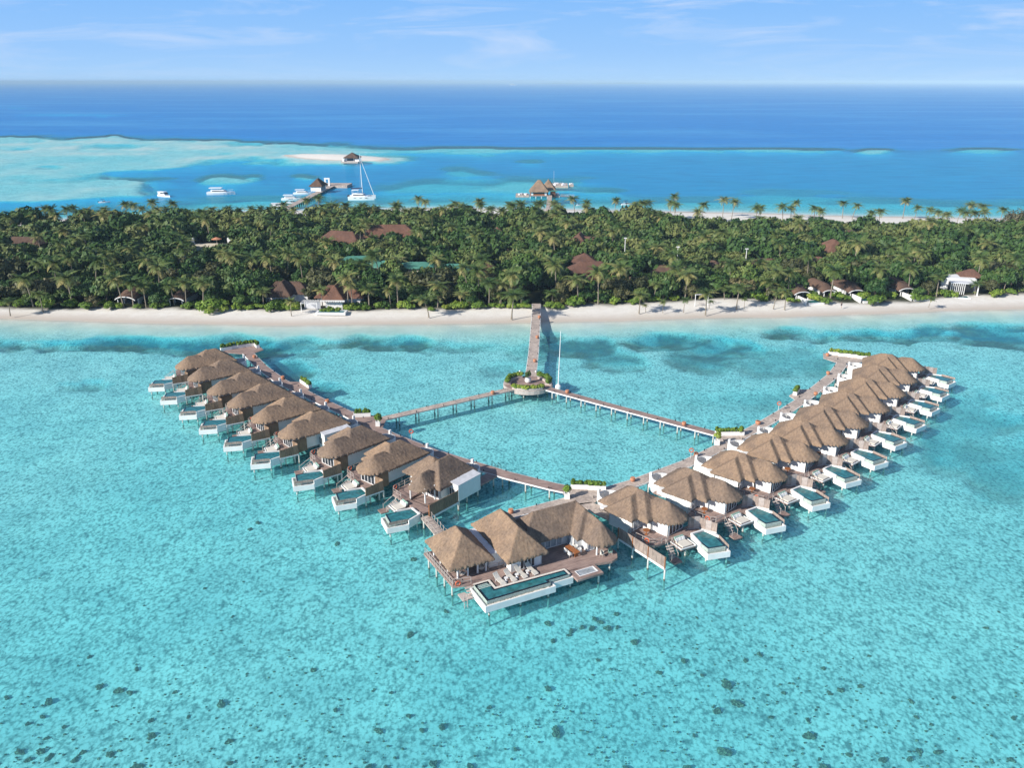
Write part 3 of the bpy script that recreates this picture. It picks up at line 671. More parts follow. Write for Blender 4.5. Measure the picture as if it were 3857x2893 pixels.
walkway('long straight jetty from the beach to the round planted platform', [(6.95, 232), (6.85, 224.5), (5.15, 187.4), (4.0, 168.6)], 2.25, 'jetty', 5.0, name='jetty')
walkway('bridge from the round platform to the left arm', [(0.3, 161.9), (-24.6, 145.4)], 1.7, name='bridge', dark=True, fascia='rail')
walkway('bridge from the round platform to the right arm, on white piles', [(7.6, 161.7), (37.4, 138.0)], 1.8, name='bridge', gap=3.6, deckm='deck')
# round platform
RCx, RCy, RX, RY = 3.4, 164.9, 5.1, 4.7
rp_ = empty('round_platform', (RCx, RCy, 0), 0, 'round timber platform with curved hedges where the jetty meets two bridges', 'platform')
d = MB(); n = 28; cir = lambda k, z=None: [(RX * k * math.cos(2 * PI * i / n), RY * k * math.sin(2 * PI * i / n)) for i in range(n)]
d.prism(cir(1.0), 1.35, WZ + .008); d.build('deck', 'deck', rp_)
f = MB(); f.ring(cir(1.03), cir(1.002), 1.0, WZ - .02); f.build('fascia', 'rail', rp_)
piles([(RX * .85 * math.cos(2 * PI * i / 9 + .3), RY * .85 * math.sin(2 * PI * i / 9 + .3)) for i in range(9)], rp_)
def leafcloud(lobes, n, size, seed, flat=0.8, up=0.25):
    g = np.random.default_rng(seed); L = np.array(lobes, float); vol = (L[:, 3] * L[:, 4]) ; pick = g.choice(len(L), n, p=vol / vol.sum())
    d = g.normal(size=(n, 3)); d /= np.linalg.norm(d, axis=1)[:, None]; d[:, 2] = np.where(d[:, 2] < -0.35, -d[:, 2] * .6, d[:, 2])
    r = 0.80 + 0.26 * g.random(n) ** 1.6
    c = L[pick, :3] + d * L[pick][:, [3, 3, 4]] * r[:, None]
    nr = d + g.normal(scale=.36, size=(n, 3)) + np.array([0, 0, up * .6]); nr /= np.linalg.norm(nr, axis=1)[:, None]
    a = np.cross(nr, g.normal(size=(n, 3))); a /= np.linalg.norm(a, axis=1)[:, None]; b = np.cross(nr, a)
    s = size * (0.6 + .8 * g.random(n))[:, None]
    V = np.stack([c - a * s, c + b * s * .62, c + a * s, c - b * s * .62], 1).reshape(-1, 3)
    q = np.arange(4 * n).reshape(n, 4)
    lt = g.random(len(L)); tone = np.clip(.2 + .34 * lt[pick] + g.normal(scale=.08, size=n), 0, 1)
    return V, q, np.repeat(tone, 4)
def hedge_mesh(name, pts, rad, hgt, z, n, seed, m='bush', size=.22):
    g = np.random.default_rng(seed); lobes = []
    for (x, y) in pts: lobes.append((x + g.normal() * .1, y + g.normal() * .1, z + hgt * .4, rad * g.uniform(.6, 1.15), hgt * g.uniform(.35, .8)))
    V, q, t = leafcloud(lobes, n, size, seed); return npmesh(name, V, q, m, t)
for i, (a0, a1, lab) in enumerate([(108, 190, 'back left curved planter with tall green hedge on the round platform'), (-18, 56, 'back right curved planter with green hedge on the round platform'), (228, 306, 'front curved planter with low green hedge on the round platform')]):
    t = empty('curved_planter', (RCx, RCy, 0), 0, lab, 'planter', 'curved planters of the round platform')
    arc = [R(a0 + (a1 - a0) * k / 10) for k in range(11)]
    b = MB(); o_ = [(RX * 1.0 * math.cos(a), RY * 1.0 * math.sin(a)) for a in arc]; i_ = [(RX * .72 * math.cos(a), RY * .72 * math.sin(a)) for a in arc]
    b.prism(o_ + i_[::-1], WZ + .01, WZ + .45); b.build('planter_wall', 'rail', t)
    link('hedge', hedge_mesh('hedge', [(RX * .88 * math.cos(a), RY * .88 * math.sin(a)) for a in arc], .62, 1.0 if i < 2 else .6, WZ + .42, 1300, 40 + i), t)
vz = empty('planter_vase', (3.4, 165.2, WZ), 0, 'round white vase with a small tree in the centre of the round platform', 'vase')
MB().lathe([(.35, 0), (.62, .3), (.72, .65), (.6, .95), (.62, 1.0)], 16).build('vase', 'white', vz, smooth=True)
link('plant', hedge_mesh('plant', [(0, 0), (.25, .1), (-.2, -.1)], .42, 1.6, 1.2, 260, 51, 'leaf', .16), vz)
bn = MB()
for x0, x1 in ((-2.6, -1.4), (1.6, 3.0)):
    for i in range(6): bn.box((x0 + (x1 - x0) * i / 5, 4.45 - .12 * abs(x0 + (x1 - x0) * i / 5), WZ + .5), (.16, .08, .95))
bn.build('railing', 'rail', rp_)
for x in (-1.7, 1.75): MB().lathe([(.12, WZ + .95), (.2, WZ + 1.1), (.2, WZ + 1.3), (.08, WZ + 1.42)], 10, (x, 4.3)).build('lamp', 'white', rp_)
fp = empty('flagpole', (9.7, 163.3, 0), 0, 'tall bare white flagpole beside the round platform', 'flagpole')
MB().lathe([(.5, -1.5), (.5, 1.1), (.62, 1.3), (.62, 1.9), (.3, 2.2)], 12).build('base', 'white', fp)
MB().tube((0, 0, 2.1), (.3, 0, 13.6), .11, .06, 10).build('mast', 'white', fp); MB().lathe([(.03, 13.55), (.14, 13.65), (.03, 13.85)], 8, (.3, 0)).build('finial', 'steel', fp)
# ------------------------------------------------------------------ planters, pots, life-ring post
def planter(pos, rz, L, label, group, seed, sq=False):
    t = empty('planter_box', (pos[0], pos[1], WZ + .01), rz, label, 'planter', group); b = MB(); w = .8
    b.ring(rect(-L / 2, L / 2, -w / 2, w / 2), rect(-L / 2 + .08, L / 2 - .08, -w / 2 + .08, w / 2 - .08), 0, .75 if not sq else .95); b.bx(-L / 2 + .06, L / 2 - .06, -w / 2 + .06, w / 2 - .06, .02, .6)
    b.build('box', 'white', t)
    n = max(2, int(L / .5)); link('plant', hedge_mesh('plant', [((i + .5) / n * (L - .3) - (L - .3) / 2, 0) for i in range(n)] if not sq else [(0, 0), (.2, .1)], .45 if not sq else .7, .8 if not sq else 1.5, .7 if not sq else 1.0, int(150 * max(1.4, L)), seed), t)
C1 = cr(500, 1250, .3316); C2 = cr(1000, 1500, .38427)
for i, (x, y, a, l) in enumerate([(1062, 205, 33, 2.6), (1150, 188, 33, 2.4), (1255, 172, 33, 2.6), (1345, 160, 33, 2.6), (1412, 170, -60, 2.2)]):
    planter(C1(x, y, WZ), R(a), l, 'white planter box on the beach-end deck of the left arm, ' + ['leftmost in the row', 'second from the left', 'middle of the row', 'fourth from the left', 'last, turned round the corner'][i], 'white planters on the left beach-end deck', 60 + i)
planter(C1(1945, 590, WZ), R(-52), 2.4, 'white planter box on the widened deck of the left arm, farther of two', 'white planters on the left arm', 66); planter(C1(1992, 622, WZ), R(-52), 2.2, 'white planter box on the widened deck of the left arm, nearer of two', 'white planters on the left arm', 67)
planter(C2(948, 178, WZ), R(8), 3.2, 'long white planter box where the left bridge meets the left arm', 'white planters on the left arm', 68); planter(C2(1103, 270, WZ), 0, 0.8, 'square white tub with tall bush where the left bridge meets the arm', 'square white tubs', 69, True)
planter(T1(1342, 385, WZ), R(-4), 3.0, 'white planter box on the tip deck, left of two', 'white planters on the tip deck', 70); planter(T1(1515, 396, WZ), R(-4), 2.8, 'white planter box on the tip deck, right of two', 'white planters on the tip deck', 71); planter(T1(1205, 490, WZ), 0, 0.8, 'square white tub with bush at the near edge of the tip deck', 'square white tubs', 72, True)
planter(Q1(1095, 348, WZ), R(2), 5.2, 'very long white planter box where the right bridge meets the right arm', 'white planters on the right arm', 73); planter(Q1(885, 510, WZ), 0, .8, 'square white tub with bush where the right bridge meets the arm', 'square white tubs', 74, True)
planter(E1(662, 400, WZ), R(60), 3.0, 'white planter box on the widened deck of the right arm', 'white planters on the right arm', 75)
for i, (x, y) in enumerate([(975, 80), (1060, 92), (1140, 100), (1220, 112)]):
    planter(E1(x, y, WZ), R(-8), 2.6, 'white planter box on the beach-end deck of the right arm, ' + ['leftmost in the row', 'second from the left', 'third from the left', 'nearest the thatched roof'][i], 'white planters on the right beach-end deck', 80 + i)
C4 = cr(2200, 1700, .36166); C6 = cr(1750, 1150, .3316)
POT = MB().lathe([(.22, 0), (.36, .2), (.42, .45), (.34, .62), (.38, .7)], 12).build('terracotta_pot', 'pot'); tag(POT, 'x', 'pot', 'terracotta pots along the walkways'); pu = False
for q, lab in [(C4(505, 315, WZ), 'terracotta pot on the right arm beside the first white courtyard'), (C4(1165, 52, WZ), 'terracotta pot on the right arm near the life ring post'), (Q1(335, 190, WZ), 'terracotta pot on the right bridge, near the right arm'), (Q1(1560, 168, WZ), 'terracotta pot on the right arm past the long planter'), (E1(345, 662, WZ), 'terracotta pot on the lagoon edge of the right arm, halfway along'), (E1(822, 418, WZ), 'terracotta pot near the widened deck of the right arm'), (E1(925, 245, WZ), 'terracotta pot on the right arm just before the beach-end deck'), (E1(920, 92, WZ), 'terracotta pot with shrub at the corner of the right beach-end deck'),
               (C1(1382, 298, WZ), 'terracotta pot on the left arm near the beach-end deck'), (C1(1705, 538, WZ), 'terracotta pot on the left arm before the widened deck'), (C2(605, 45, WZ), 'terracotta pot on the left arm past the widened deck'), (C6(848, 145, WZ), 'terracotta pot on the jetty, nearest the beach'), (C6(824, 375, WZ), 'terracotta pot midway along the jetty'), (C6(797, 645, WZ), 'terracotta pot on the jetty, nearest the round platform'), (C6(318, 1010, WZ), 'terracotta pot on the left bridge'), (C6(1165, 1000, WZ), 'terracotta pot on the right bridge beside the flagpole'), (T1(620, 648, WZ), 'terracotta pot at the cut end of the walk behind the big villa'), (T1(1272, 382, WZ), 'terracotta pot left of the tip deck planters')]:
    place(POT, (q[0], q[1], WZ + .01), 0, lab, pu); pu = True
def ringpost(pos, lab):
    t = empty('life_ring_post', (pos[0], pos[1], WZ), 0, lab, 'life ring post', 'life ring posts'); MB().tube((0, 0, 0), (0, 0, 1.9), .05).build('post', 'steel', t); MB().torus((0, -.08, 1.5), .35, .08).build('life_ring', 'ring', t)
ringpost(Q1(450, 735, WZ), 'grey post with life ring on the right arm'); ringpost(E1(512, 545, WZ), 'post with life ring on the right arm below the widened deck'); ringpost(C2(1432, 400, WZ), 'post with orange life ring on the left arm'); 
# ladder rail on left arm
lr = T1(455, 165, WZ); t = empty('swim_ladder', (lr[0], lr[1], WZ), R(-32), 'dark swim ladder rails on the lagoon side of the left arm', 'ladder'); b = MB()
for x in (-.6, .6): b.path([(x, 0, 0), (x, 0, 1.0), (x, .9, .1), (x, 1.1, -2.6)], .045)
for i in range(5): b.tube((-.6, .95, -.2 - .5 * i), (.6, .95, -.2 - .5 * i), .04)
b.build('rails', 'black', t)
# ------------------------------------------------------------------ island buildings
HL = []                                       # regions of the view kept open in front of what the photograph shows
def keep(x0, y0, x1, y1, Y): HL.append((x0, y0, x1, y1, Y))
def house(u, v, L, W, hw, pitch, rz, m, label, wall='brown', gable=False, zg=1.2, eave=.7, wing=None, glassy=False, cat='house', keepout=None, drop=0, group=None):
    x, y = at(u, v, zg + hw); t = empty('house', (x, y, -.9), rz, label, cat, group)
    w_ = MB(); w_.bx(-L / 2 + eave, L / 2 - eave, -W / 2 + eave, W / 2 - eave, 0.3, zg + hw + .1); w_.build('wall', wall, t)
    blocks = [(rect(-L / 2, L / 2, -W / 2, W / 2), zg + hw, pitch)]
    if wing: blocks.append((rect(*wing), zg + hw, pitch * 1.12))
    if gable:
        b = MB(); h = W / 2 * pitch; z = zg + hw
        vs = [(-L / 2, -W / 2, z), (L / 2, -W / 2, z), (L / 2, W / 2, z), (-L / 2, W / 2, z), (-L / 2, 0, z + h), (L / 2, 0, z + h)]
        b.add(vs, [(0, 1, 5, 4), (2, 3, 4, 5), (1, 2, 5), (3, 0, 4)]); b.build('roof', m, t)
    else: link('roof', roof_mesh('roof', blocks, m, .3, .25, .04), t)
    if glassy: window(t, (L / 2 - eave - .2, -W / 2 + eave), (-L / 2 + eave + .2, -W / 2 + eave), zg + .2, zg + hw - .2, 4, off=.06)
    if keepout: keep(keepout[0] + .12 * (keepout[2] - keepout[0]), keepout[1], keepout[2] - .12 * (keepout[2] - keepout[0]), keepout[1] + .55 * (keepout[3] - keepout[1]), y)
    return t
K1 = cr(0, 700, .4521); s1 = lambda x, y: (x * .4521, 700 + y * .4521); s2 = lambda x, y: (1000 + x * .4521, 700 + y * .4521); s3 = lambda x, y: (1900 + x * .4521, 650 + y * .4521); s4 = lambda x, y: (2857 + x * .4521, 700 + y * .4521)
def ko(s, x0, y0, x1, y1): return (*s(x0, y0), *s(x1, y1))
GR = 'palm-roofed houses among the trees'
house(*s1(200, 455), 17, 9, 4.2, .55, R(-3), 'darkroof', 'long dark-roofed building with cream wall at the left edge of the forest', 'cream', cat='building', keepout=ko(s1, 60, 415, 380, 520))
for a in [(640, 440, 19, 10, R(-18), 'long red-brown roof left of two in the middle of the forest', (480, 370, 850, 480)), (1040, 385, 22, 10, R(5), 'longest red-brown roof in the middle of the forest, running level', (840, 338, 1250, 385))]:
    house(*s2(a[0], a[1]), a[2], a[3], 4.5, .8, a[4], 'redroof', a[5], keepout=ko(s2, *a[6]), group=GR)
house(*s2(1930, 385), 7, 7, 4, .9, R(10), 'redroof', 'small red-brown hipped roof left of the boathouse jetty line', keepout=ko(s2, 1885, 295, 1975, 380), group=GR)
house(*s2(1830, 650), 6, 5, 4, .5, 0, 'redroof', 'small flat red roof beside satellite dishes', keepout=ko(s2, 1785, 600, 1875, 655), group=GR)
house(*s2(2018, 550), 3.5, 3.5, 4, 1.2, 0, 'redroof', 'tiny pointed red roof peeping from the trees', keepout=ko(s2, 1995, 505, 2045, 550), group=GR)
for i, (x, y, L, W, rz, lab, k) in enumerate([(765, 610, 16, 10, 12, 'leftmost green sheet roof, the tallest of the row', (630, 535, 900, 625)), (1010, 640, 10, 8, -20, 'second green sheet roof from the left, half hidden by palms', (920, 595, 1105, 650)), (1260, 645, 13, 7, 0, 'third green sheet roof, low and level', (1130, 605, 1380, 650)), (1570, 665, 11, 8, 0, 'rightmost green sheet roof of the row', (1478, 612, 1670, 670))]):
    house(*s2(x, y), L, W, 4, .42, R(rz), 'greenroof', lab, 'cream', False, cat='building', keepout=ko(s2, *k), group='green sheet roofs in the forest')
house(*s3(625, 575), 15, 9, 4.2, .95, R(80), 'redroof', 'large red-brown gabled roof right of the jetty line, farthest of three', wing=(-3, 3, -9, 4), keepout=ko(s3, 540, 435, 770, 580), group=GR)
house(*s3(665, 710), 9, 9, 4.2, .6, 0, 'redroof', 'square red-brown roof right of the jetty line, middle of three', keepout=ko(s3, 575, 632, 750, 715), group=GR)
house(*s3(715, 788), 15, 8, 4, .75, R(3), 'redroof', 'wide red-brown hipped roof right of the jetty line, nearest of three', keepout=ko(s3, 565, 725, 865, 790), group=GR)
house(*s3(675, 855), 4.5, 5, 3.2, .7, R(90), 'redroof', 'small red-brown roof half hidden under a palm', keepout=ko(s3, 630, 800, 722, 850), group=GR)
house(*s3(1320, 800), 9, 7, 3.6, .6, 0, 'darkroof', 'grey-brown roof low in the forest right of the jetty', keepout=ko(s3, 1230, 755, 1400, 800), group=GR)
house(*s3(1740, 748), 5, 6, 3.6, .7, R(60), 'darkroof', 'small grey-brown roof among palms right of the jetty', keepout=ko(s3, 1700, 708, 1785, 748), group=GR)
house(*s4(620, 515), 11, 13, 4.2, .75, R(8), 'redroof', 'large red hipped roof standing clear in the right part of the forest', keepout=ko(s4, 540, 418, 705, 522), group=GR)
house(*s4(497, 600), 7, 6, 4, .5, 0, 'redroof', 'low red roof just below the large one on the right', keepout=ko(s4, 440, 553, 556, 600), group=GR)
house(*s4(60, 628), 13, 8, 4, .5, R(-4), 'redroof', 'long low red roof beside the fenced court', keepout=ko(s4, -150, 572, 160, 630), group=GR)
house(*s4(770, 375), 6, 5, 4, .6, 0, 'darkroof', 'small grey roof near the far beach on the right', keepout=ko(s4, 720, 340, 820, 372), group=GR)
# white court with parasol
cx_, cy_ = at(*s1(1755, 490), 3.0); t = empty('terrace', (cx_, cy_, 0), 0, 'cream terrace with two white gate posts and green court in the forest', 'terrace'); keep(*ko(s1, 1620, 432, 1880, 478), cy_)
MB().bx(-9, 9, -3, 3, .3, 3.0).build('base', 'cream', t); MB().bx(-9.2, 9.2, -9, -3.2, .3, 1.9).build('court', 'greenroof', t)
for x in (-8, 6.2): MB().bx(x, x + 1.2, 1, 2, 3.0, 5.4).build('gate_post', 'white', t)
um = empty('parasol', (cx_ + 2.5, cy_, 3.0), 0, 'pink parasol on the cream terrace in the forest', 'parasol'); MB().tube((0, 0, 0), (0, 0, 2.6), .06).build('pole', 'white', um); MB().lathe([(2.0, 2.2), (1.0, 2.6), (.05, 2.95)], 10).build('canopy', 'pot', um)
# beach houses
BH = 'beach houses facing the lagoon'
for u, v, lab, wx in [((150), 905, 'brown-roofed beach house with dark gable, left of the white pergola', 0), (590, 940, 'brown-roofed beach house with white trim and terrace pool, right of the white pergola', 1)]:
    x, y = at(*s2(u, v), 3.6); t = empty('beach_house', (x, y + 3, 0), R(-2), lab, 'house', BH)
    link('roof', roof_mesh('roof', [(rect(-6.5, 7.5, -2.5, 4.5), 3.7, .85), (rect(-3.6, 3.2, -6.2, 3.5), 3.7, 1.15)], 'darkroof' if not wx else 'redroof', .25, .25, .04), t)
    ww = MB(); ww.bx(-2.6, 2.2, -5.0, 3, .5, 3.8); ww.bx(-5.7, 6.7, -1.6, 3.6, .5, 3.8); ww.build('wall', 'white', t)
    window(t, (1.9, -5.0), (-2.3, -5.0), 1.0, 3.3, 4, off=.06)
    if wx:
        e = MB()
        for i in range(14): e.add([(-3.6 + .49 * i, -6.25, 3.75), (-3.6 + .49 * (i + 1), -6.25, 3.75), (-3.6 + .49 * (i + .5), -6.25, 3.3)], [(0, 1, 2)])
        e.bx(-3.65, 3.25, -6.3, -6.2, 3.7, 3.95); e.build('scalloped_trim', 'white', t)
        g = MB(); g.ring(rect(-4.2, 4.2, -10.5, -7.3), rect(-3.6, 3.6, -10.0, -7.8), .8, 1.45); g.build('pool', 'white', t); MB().bx(-3.55, 3.55, -9.95, -7.85, .9, 1.38).build('pool_water', 'pool', t)
    keep(*ko(s2, u - 120, 820, u + 130, 1000), y)
x, y = at(*s2(380, 1035), 1.0); t = empty('pergola', (x, y, .9), R(-4), 'white flat-topped pergola between the two beach houses', 'pergola', None); t.scale = (.78, .78, .82); keep(*ko(s2, 312, 940, 448, 1040), y)
b = MB(); b.bx(-3.1, 3.1, -2.2, -2.0, 2.9, 3.15); b.bx(-3.1, 3.1, 2.0, 2.2, 2.9, 3.15)
for i in range(11): b.bx(-3.0 + .6 * i, -2.88 + .6 * i, -2.3, 2.3, 3.16, 3.32)
b.build('slatted_top', 'white', t); 
for px in (-2.9, 2.9):
    for py in (-2.1, 2.1): MB().bx(px - .1, px + .1, py - .1, py + .1, 0, 2.9).build('column', 'white', t)
MB().bx(-2.8, 2.8, 2.25, 2.35, 0, 2.8).build('screen', 'flatroof', t)
def arched(u, v, rz, lab, sc_=.85, pool=True, m='darkroof', s=s4, kx=42):
    x, y = at(*s(u, v), 1.0); t = empty('beach_bungalow', (x, y, .9), rz, lab, 'bungalow', 'arched beach bungalows'); keep(*ko(s, u - kx, v - 70, u + kx, v + 10), y)
    n = 10; w = 3.1 * sc_; b = MB()
    def P(k, yy, dz=0): a = PI * (.12 + .76 * k / n); return (w * math.cos(a) / math.cos(PI * .12), yy, 1.9 * sc_ + 1.5 * sc_ * (math.sin(a) - math.sin(PI * .12)) + dz + (1.5 * (yy > 1) * math.sin(a)))
    vs = [P(k, yy) for yy in (-1.5, 1.6, 9) for k in range(n + 1)]; b.add(vs + [(p[0], p[1], p[2] + .18) for p in vs], [(r * (n + 1) + k, r * (n + 1) + k + 1, (r + 1) * (n + 1) + k + 1, (r + 1) * (n + 1) + k) for r in (0, 1) for k in range(n)] + [(33 + r * (n + 1) + k + 1, 33 + r * (n + 1) + k, 33 + (r + 1) * (n + 1) + k, 33 + (r + 1) * (n + 1) + k + 1) for r in (0, 1) for k in range(n)])
    b.build('roof', m, t)
    e = MB(); e.path([P(k, -1.55, .1) for k in range(n + 1)], .14, 6); e.build('arch_trim', 'white', t)
    w_ = MB(); w_.bx(-2.4 * sc_, 2.4 * sc_, 1.4, 8, -.4, 2.0 * sc_); w_.build('wall', 'white', t); MB().bx(-2.0 * sc_, 2.0 * sc_, 1.3, 1.39, 0, 1.9 * sc_).build('glass_door', 'glass', t)
    for px in (-2.3, 2.3): MB().tube((px * sc_, -1.4, -.3), (px * sc_, -1.4, 2.1 * sc_), .13, .13, 8).build('column', 'white', t)
    if pool:
        g = MB(); g.ring(rect(-.6, 4.4, -6.5, -2.6), rect(0, 3.9, -6.0, -3.1), -.3, .32); g.bx(-.9, 4.6, -2.55, 1.3, -.3, .2); g.build('terrace', 'white', t); MB().bx(.05, 3.85, -5.95, -3.15, -.2, .24).build('pool_water', 'pool', t)
        MB().bx(-1.6, -1.3, -6.2, -1.6, -.3, 1.5).build('garden_wall', 'white', t)
arched(340, 940, R(12), 'arched beach bungalow right of the beach swing, leftmost of four on the right'); arched(565, 915, R(10), 'arched beach bungalow half hidden by shrubs, second on the right', .7, False, kx=40); arched(790, 925, R(10), 'arched beach bungalow with pool and white garden wall, third on the right'); arched(1205, 910, R(10), 'arched beach bungalow with pool, rightmost before the glass beach house')
arched(1075, 995, R(-8), 'shaded arched beach bungalow behind leaning palms on the left beach', 1, False, 'darkroof', s1, 60); arched(1490, 990, R(-6), 'small shaded arched bungalow on the left beach beside the big bright shrub', .8, False, 'darkroof', s1, 45)
x, y = at(*s4(1680, 900), 1.0); t = empty('beach_house', (x, y, .9), R(-14), 'modern white beach house with tall glass front and blue pool at far right', 'house', BH); keep(*ko(s4, 1585, 740, 1790, 915), y)
MB().bx(-5.2, 4.5, 2.5, 9, -.4, 4.3).build('wall', 'white', t); b = MB(); b.bx(-3.4, 4.6, -1.4, 2.45, 3.5, 3.8); b.build('flat_roof', 'flatroof', t)
for i in range(8): MB().bx(-3.3 + .55 * i, -3.15 + .55 * i, -1.2, -1.0, 0, 3.48).build('column', 'white', t)
MB().bx(4.2, 4.5, -1.3, -1.0, 0, 3.48).build('column', 'white', t); MB().bx(-3.2, 4.2, 2.3, 2.45, 0, 3.4).build('glass_wall', 'glass', t)
g = MB(); g.bx(-5.6, 4.8, -1.5, 2.2, -.4, .05); g.ring(rect(-5.4, 1.8, -5.2, -1.6), rect(-5, 1.4, -4.8, -2), -.4, .1); g.build('terrace', 'white', t); MB().bx(-4.95, 1.35, -4.75, -2.05, -.3, .03).build('pool_water', 'pool', t)
link('roof', roof_mesh('roof', [(rect(0.5, 7.5, 5, 11), 4.4, .7)], 'redroof', .3, .2), t)
# swing, court lamps
x, y = at(*s3(1640, 1105), 1.0); t = empty('swing', (x, y, .9), R(5), 'white beach swing frame on the sand', 'swing', None); b = MB()
for px in (-1.9, 1.9): b.tube((px, 0, -.4), (px, 0, 3.3), .1)
b.tube((-2.1, 0, 3.3), (2.1, 0, 3.3), .1); b.build('frame', 'white', t); sb = MB(); sb.bx(-.8, .8, -.25, .25, .6, .68); sb.tube((-.7, 0, .65), (-.7, 0, 3.3), .02); sb.tube((.7, 0, .65), (.7, 0, 3.3), .02); sb.build('seat', 'rail', t)
for u, v, z, lab in [(1008, 548, 11, 'bare white pole standing out of the forest right of the jetty'), (1447, 622, 10, 'floodlight pole with pale lamp left of the court'), (2020, 638, 9.5, 'floodlight pole with pale lamp beside the court fence')]:
    x, y = at(*s3(u, v), z); t = empty('lamp_post', (x, y, 0), 0, lab, 'lamp post', 'pole lights in the forest'); MB().tube((0, 0, .5), (0, 0, z), .16, .12).build('pole', 'white', t); MB().bx(-.5, .5, -.3, .3, z, z + .25).build('lamp_head', 'white', t); keep(*ko(s3, u - 14, v - 12, u + 14, v + 50), y)
# person on the beach
def person(x, y, z, rz, label, cloth='cloth'):
    t = empty('person', (x, y, z), rz, label, 'person')
    me = bpy.data.meshes.new('body'); V = [(0, 0, .95), (0, 0, 1.2), (0, 0, 1.42), (0, .02, 1.53), (0, .03, 1.66), (.1, 0, .92), (.11, .12, .5), (.11, -.02, .06), (.11, .14, .03), (-.1, 0, .92), (-.11, -.1, .5), (-.11, -.28, .1), (-.11, -.16, .03), (.19, 0, 1.4), (.25, -.06, 1.12), (.24, .06, .88), (-.19, 0, 1.4), (-.25, .06, 1.12), (-.24, .18, .9)]
    Ed = [(0, 1), (1, 2), (2, 3), (3, 4), (0, 5), (5, 6), (6, 7), (7, 8), (0, 9), (9, 10), (10, 11), (11, 12), (2, 13), (13, 14), (14, 15), (2, 16), (16, 17), (17, 18)]
    Rr = [.14, .13, .15, .06, .105, .09, .06, .04, .035, .09, .06, .04, .035, .06, .045, .035, .06, .045, .035]
    me.from_pydata(V, Ed, []); o = link('body', me, t); me.materials.append(M['skin']); s = o.modifiers.new('s', 'SKIN'); o.modifiers.new('d', 'SUBSURF').levels = 1
    for i, r in enumerate(Rr): me.skin_vertices[0].data[i].radius = (r, r)
    me.skin_vertices[0].data[0].use_root = True
    MB().lathe([(.19, .72), (.2, .95), (.17, 1.1), (.2, 1.4), (.12, 1.48)], 10).build('clothing', cloth, t, smooth=True); MB().lathe([(.1, 1.66), (.115, 1.72), (.07, 1.8)], 8, (0, .02)).build('hair', 'black', t)
q = at(3168, 1160, .7); person(q[0], q[1], .72, R(30), 'person in dark clothes walking alone on the sand at the right')
# ------------------------------------------------------------------ boats, far jetty, boathouse, sandbank pavilion
def hull(b, L, W, h, bow=1.0, z0=-.3, flare=1.15):
    n = 9; secs = []
    for i in range(n):
        s = i / (n - 1); x = -L / 2 + L * s; w = W / 2 * (0.86 + .14 * min(1, s * 4)) * (1 if s < .5 else max(0.02, 1 - ((s - .5) / .5) ** 2.2)); zt = h + bow * .35 * max(0, s - .4) ** 2
        secs.append([(x + (.02 * L if s == 1 else 0), y * w * k, z) for y, k, z in ((-1, .8, z0), (-1, 1, h * .55), (-1, flare * .92, zt), (1, flare * .92, zt), (1, 1, h * .55), (1, .8, z0))])
    o = [p for s_ in secs for p in s_]; fs = []
    for i in range(n - 1):
        for j in range(6): fs.append((i * 6 + j, i * 6 + (j + 1) % 6, (i + 1) * 6 + (j + 1) % 6, (i + 1) * 6 + j))
    fs += [tuple(range(5, -1, -1)), tuple((n - 1) * 6 + j for j in range(6))]
    b.add(o, fs); return b
def cabin(b, x0, x1, w, z0, z1, rake=.5, back=.15):
    hw = w / 2; vs = [(x0, -hw, z0), (x1, -hw, z0), (x1, hw, z0), (x0, hw, z0), (x0 + back, -hw * .88, z1), (x1 - rake, -hw * .85, z1), (x1 - rake, hw * .85, z1), (x0 + back, hw * .88, z1)]
    b.add(vs, [(3, 2, 1, 0), (4, 5, 6, 7), (0, 1, 5, 4), (1, 2, 6, 5), (2, 3, 7, 6), (3, 0, 4, 7)]); return b
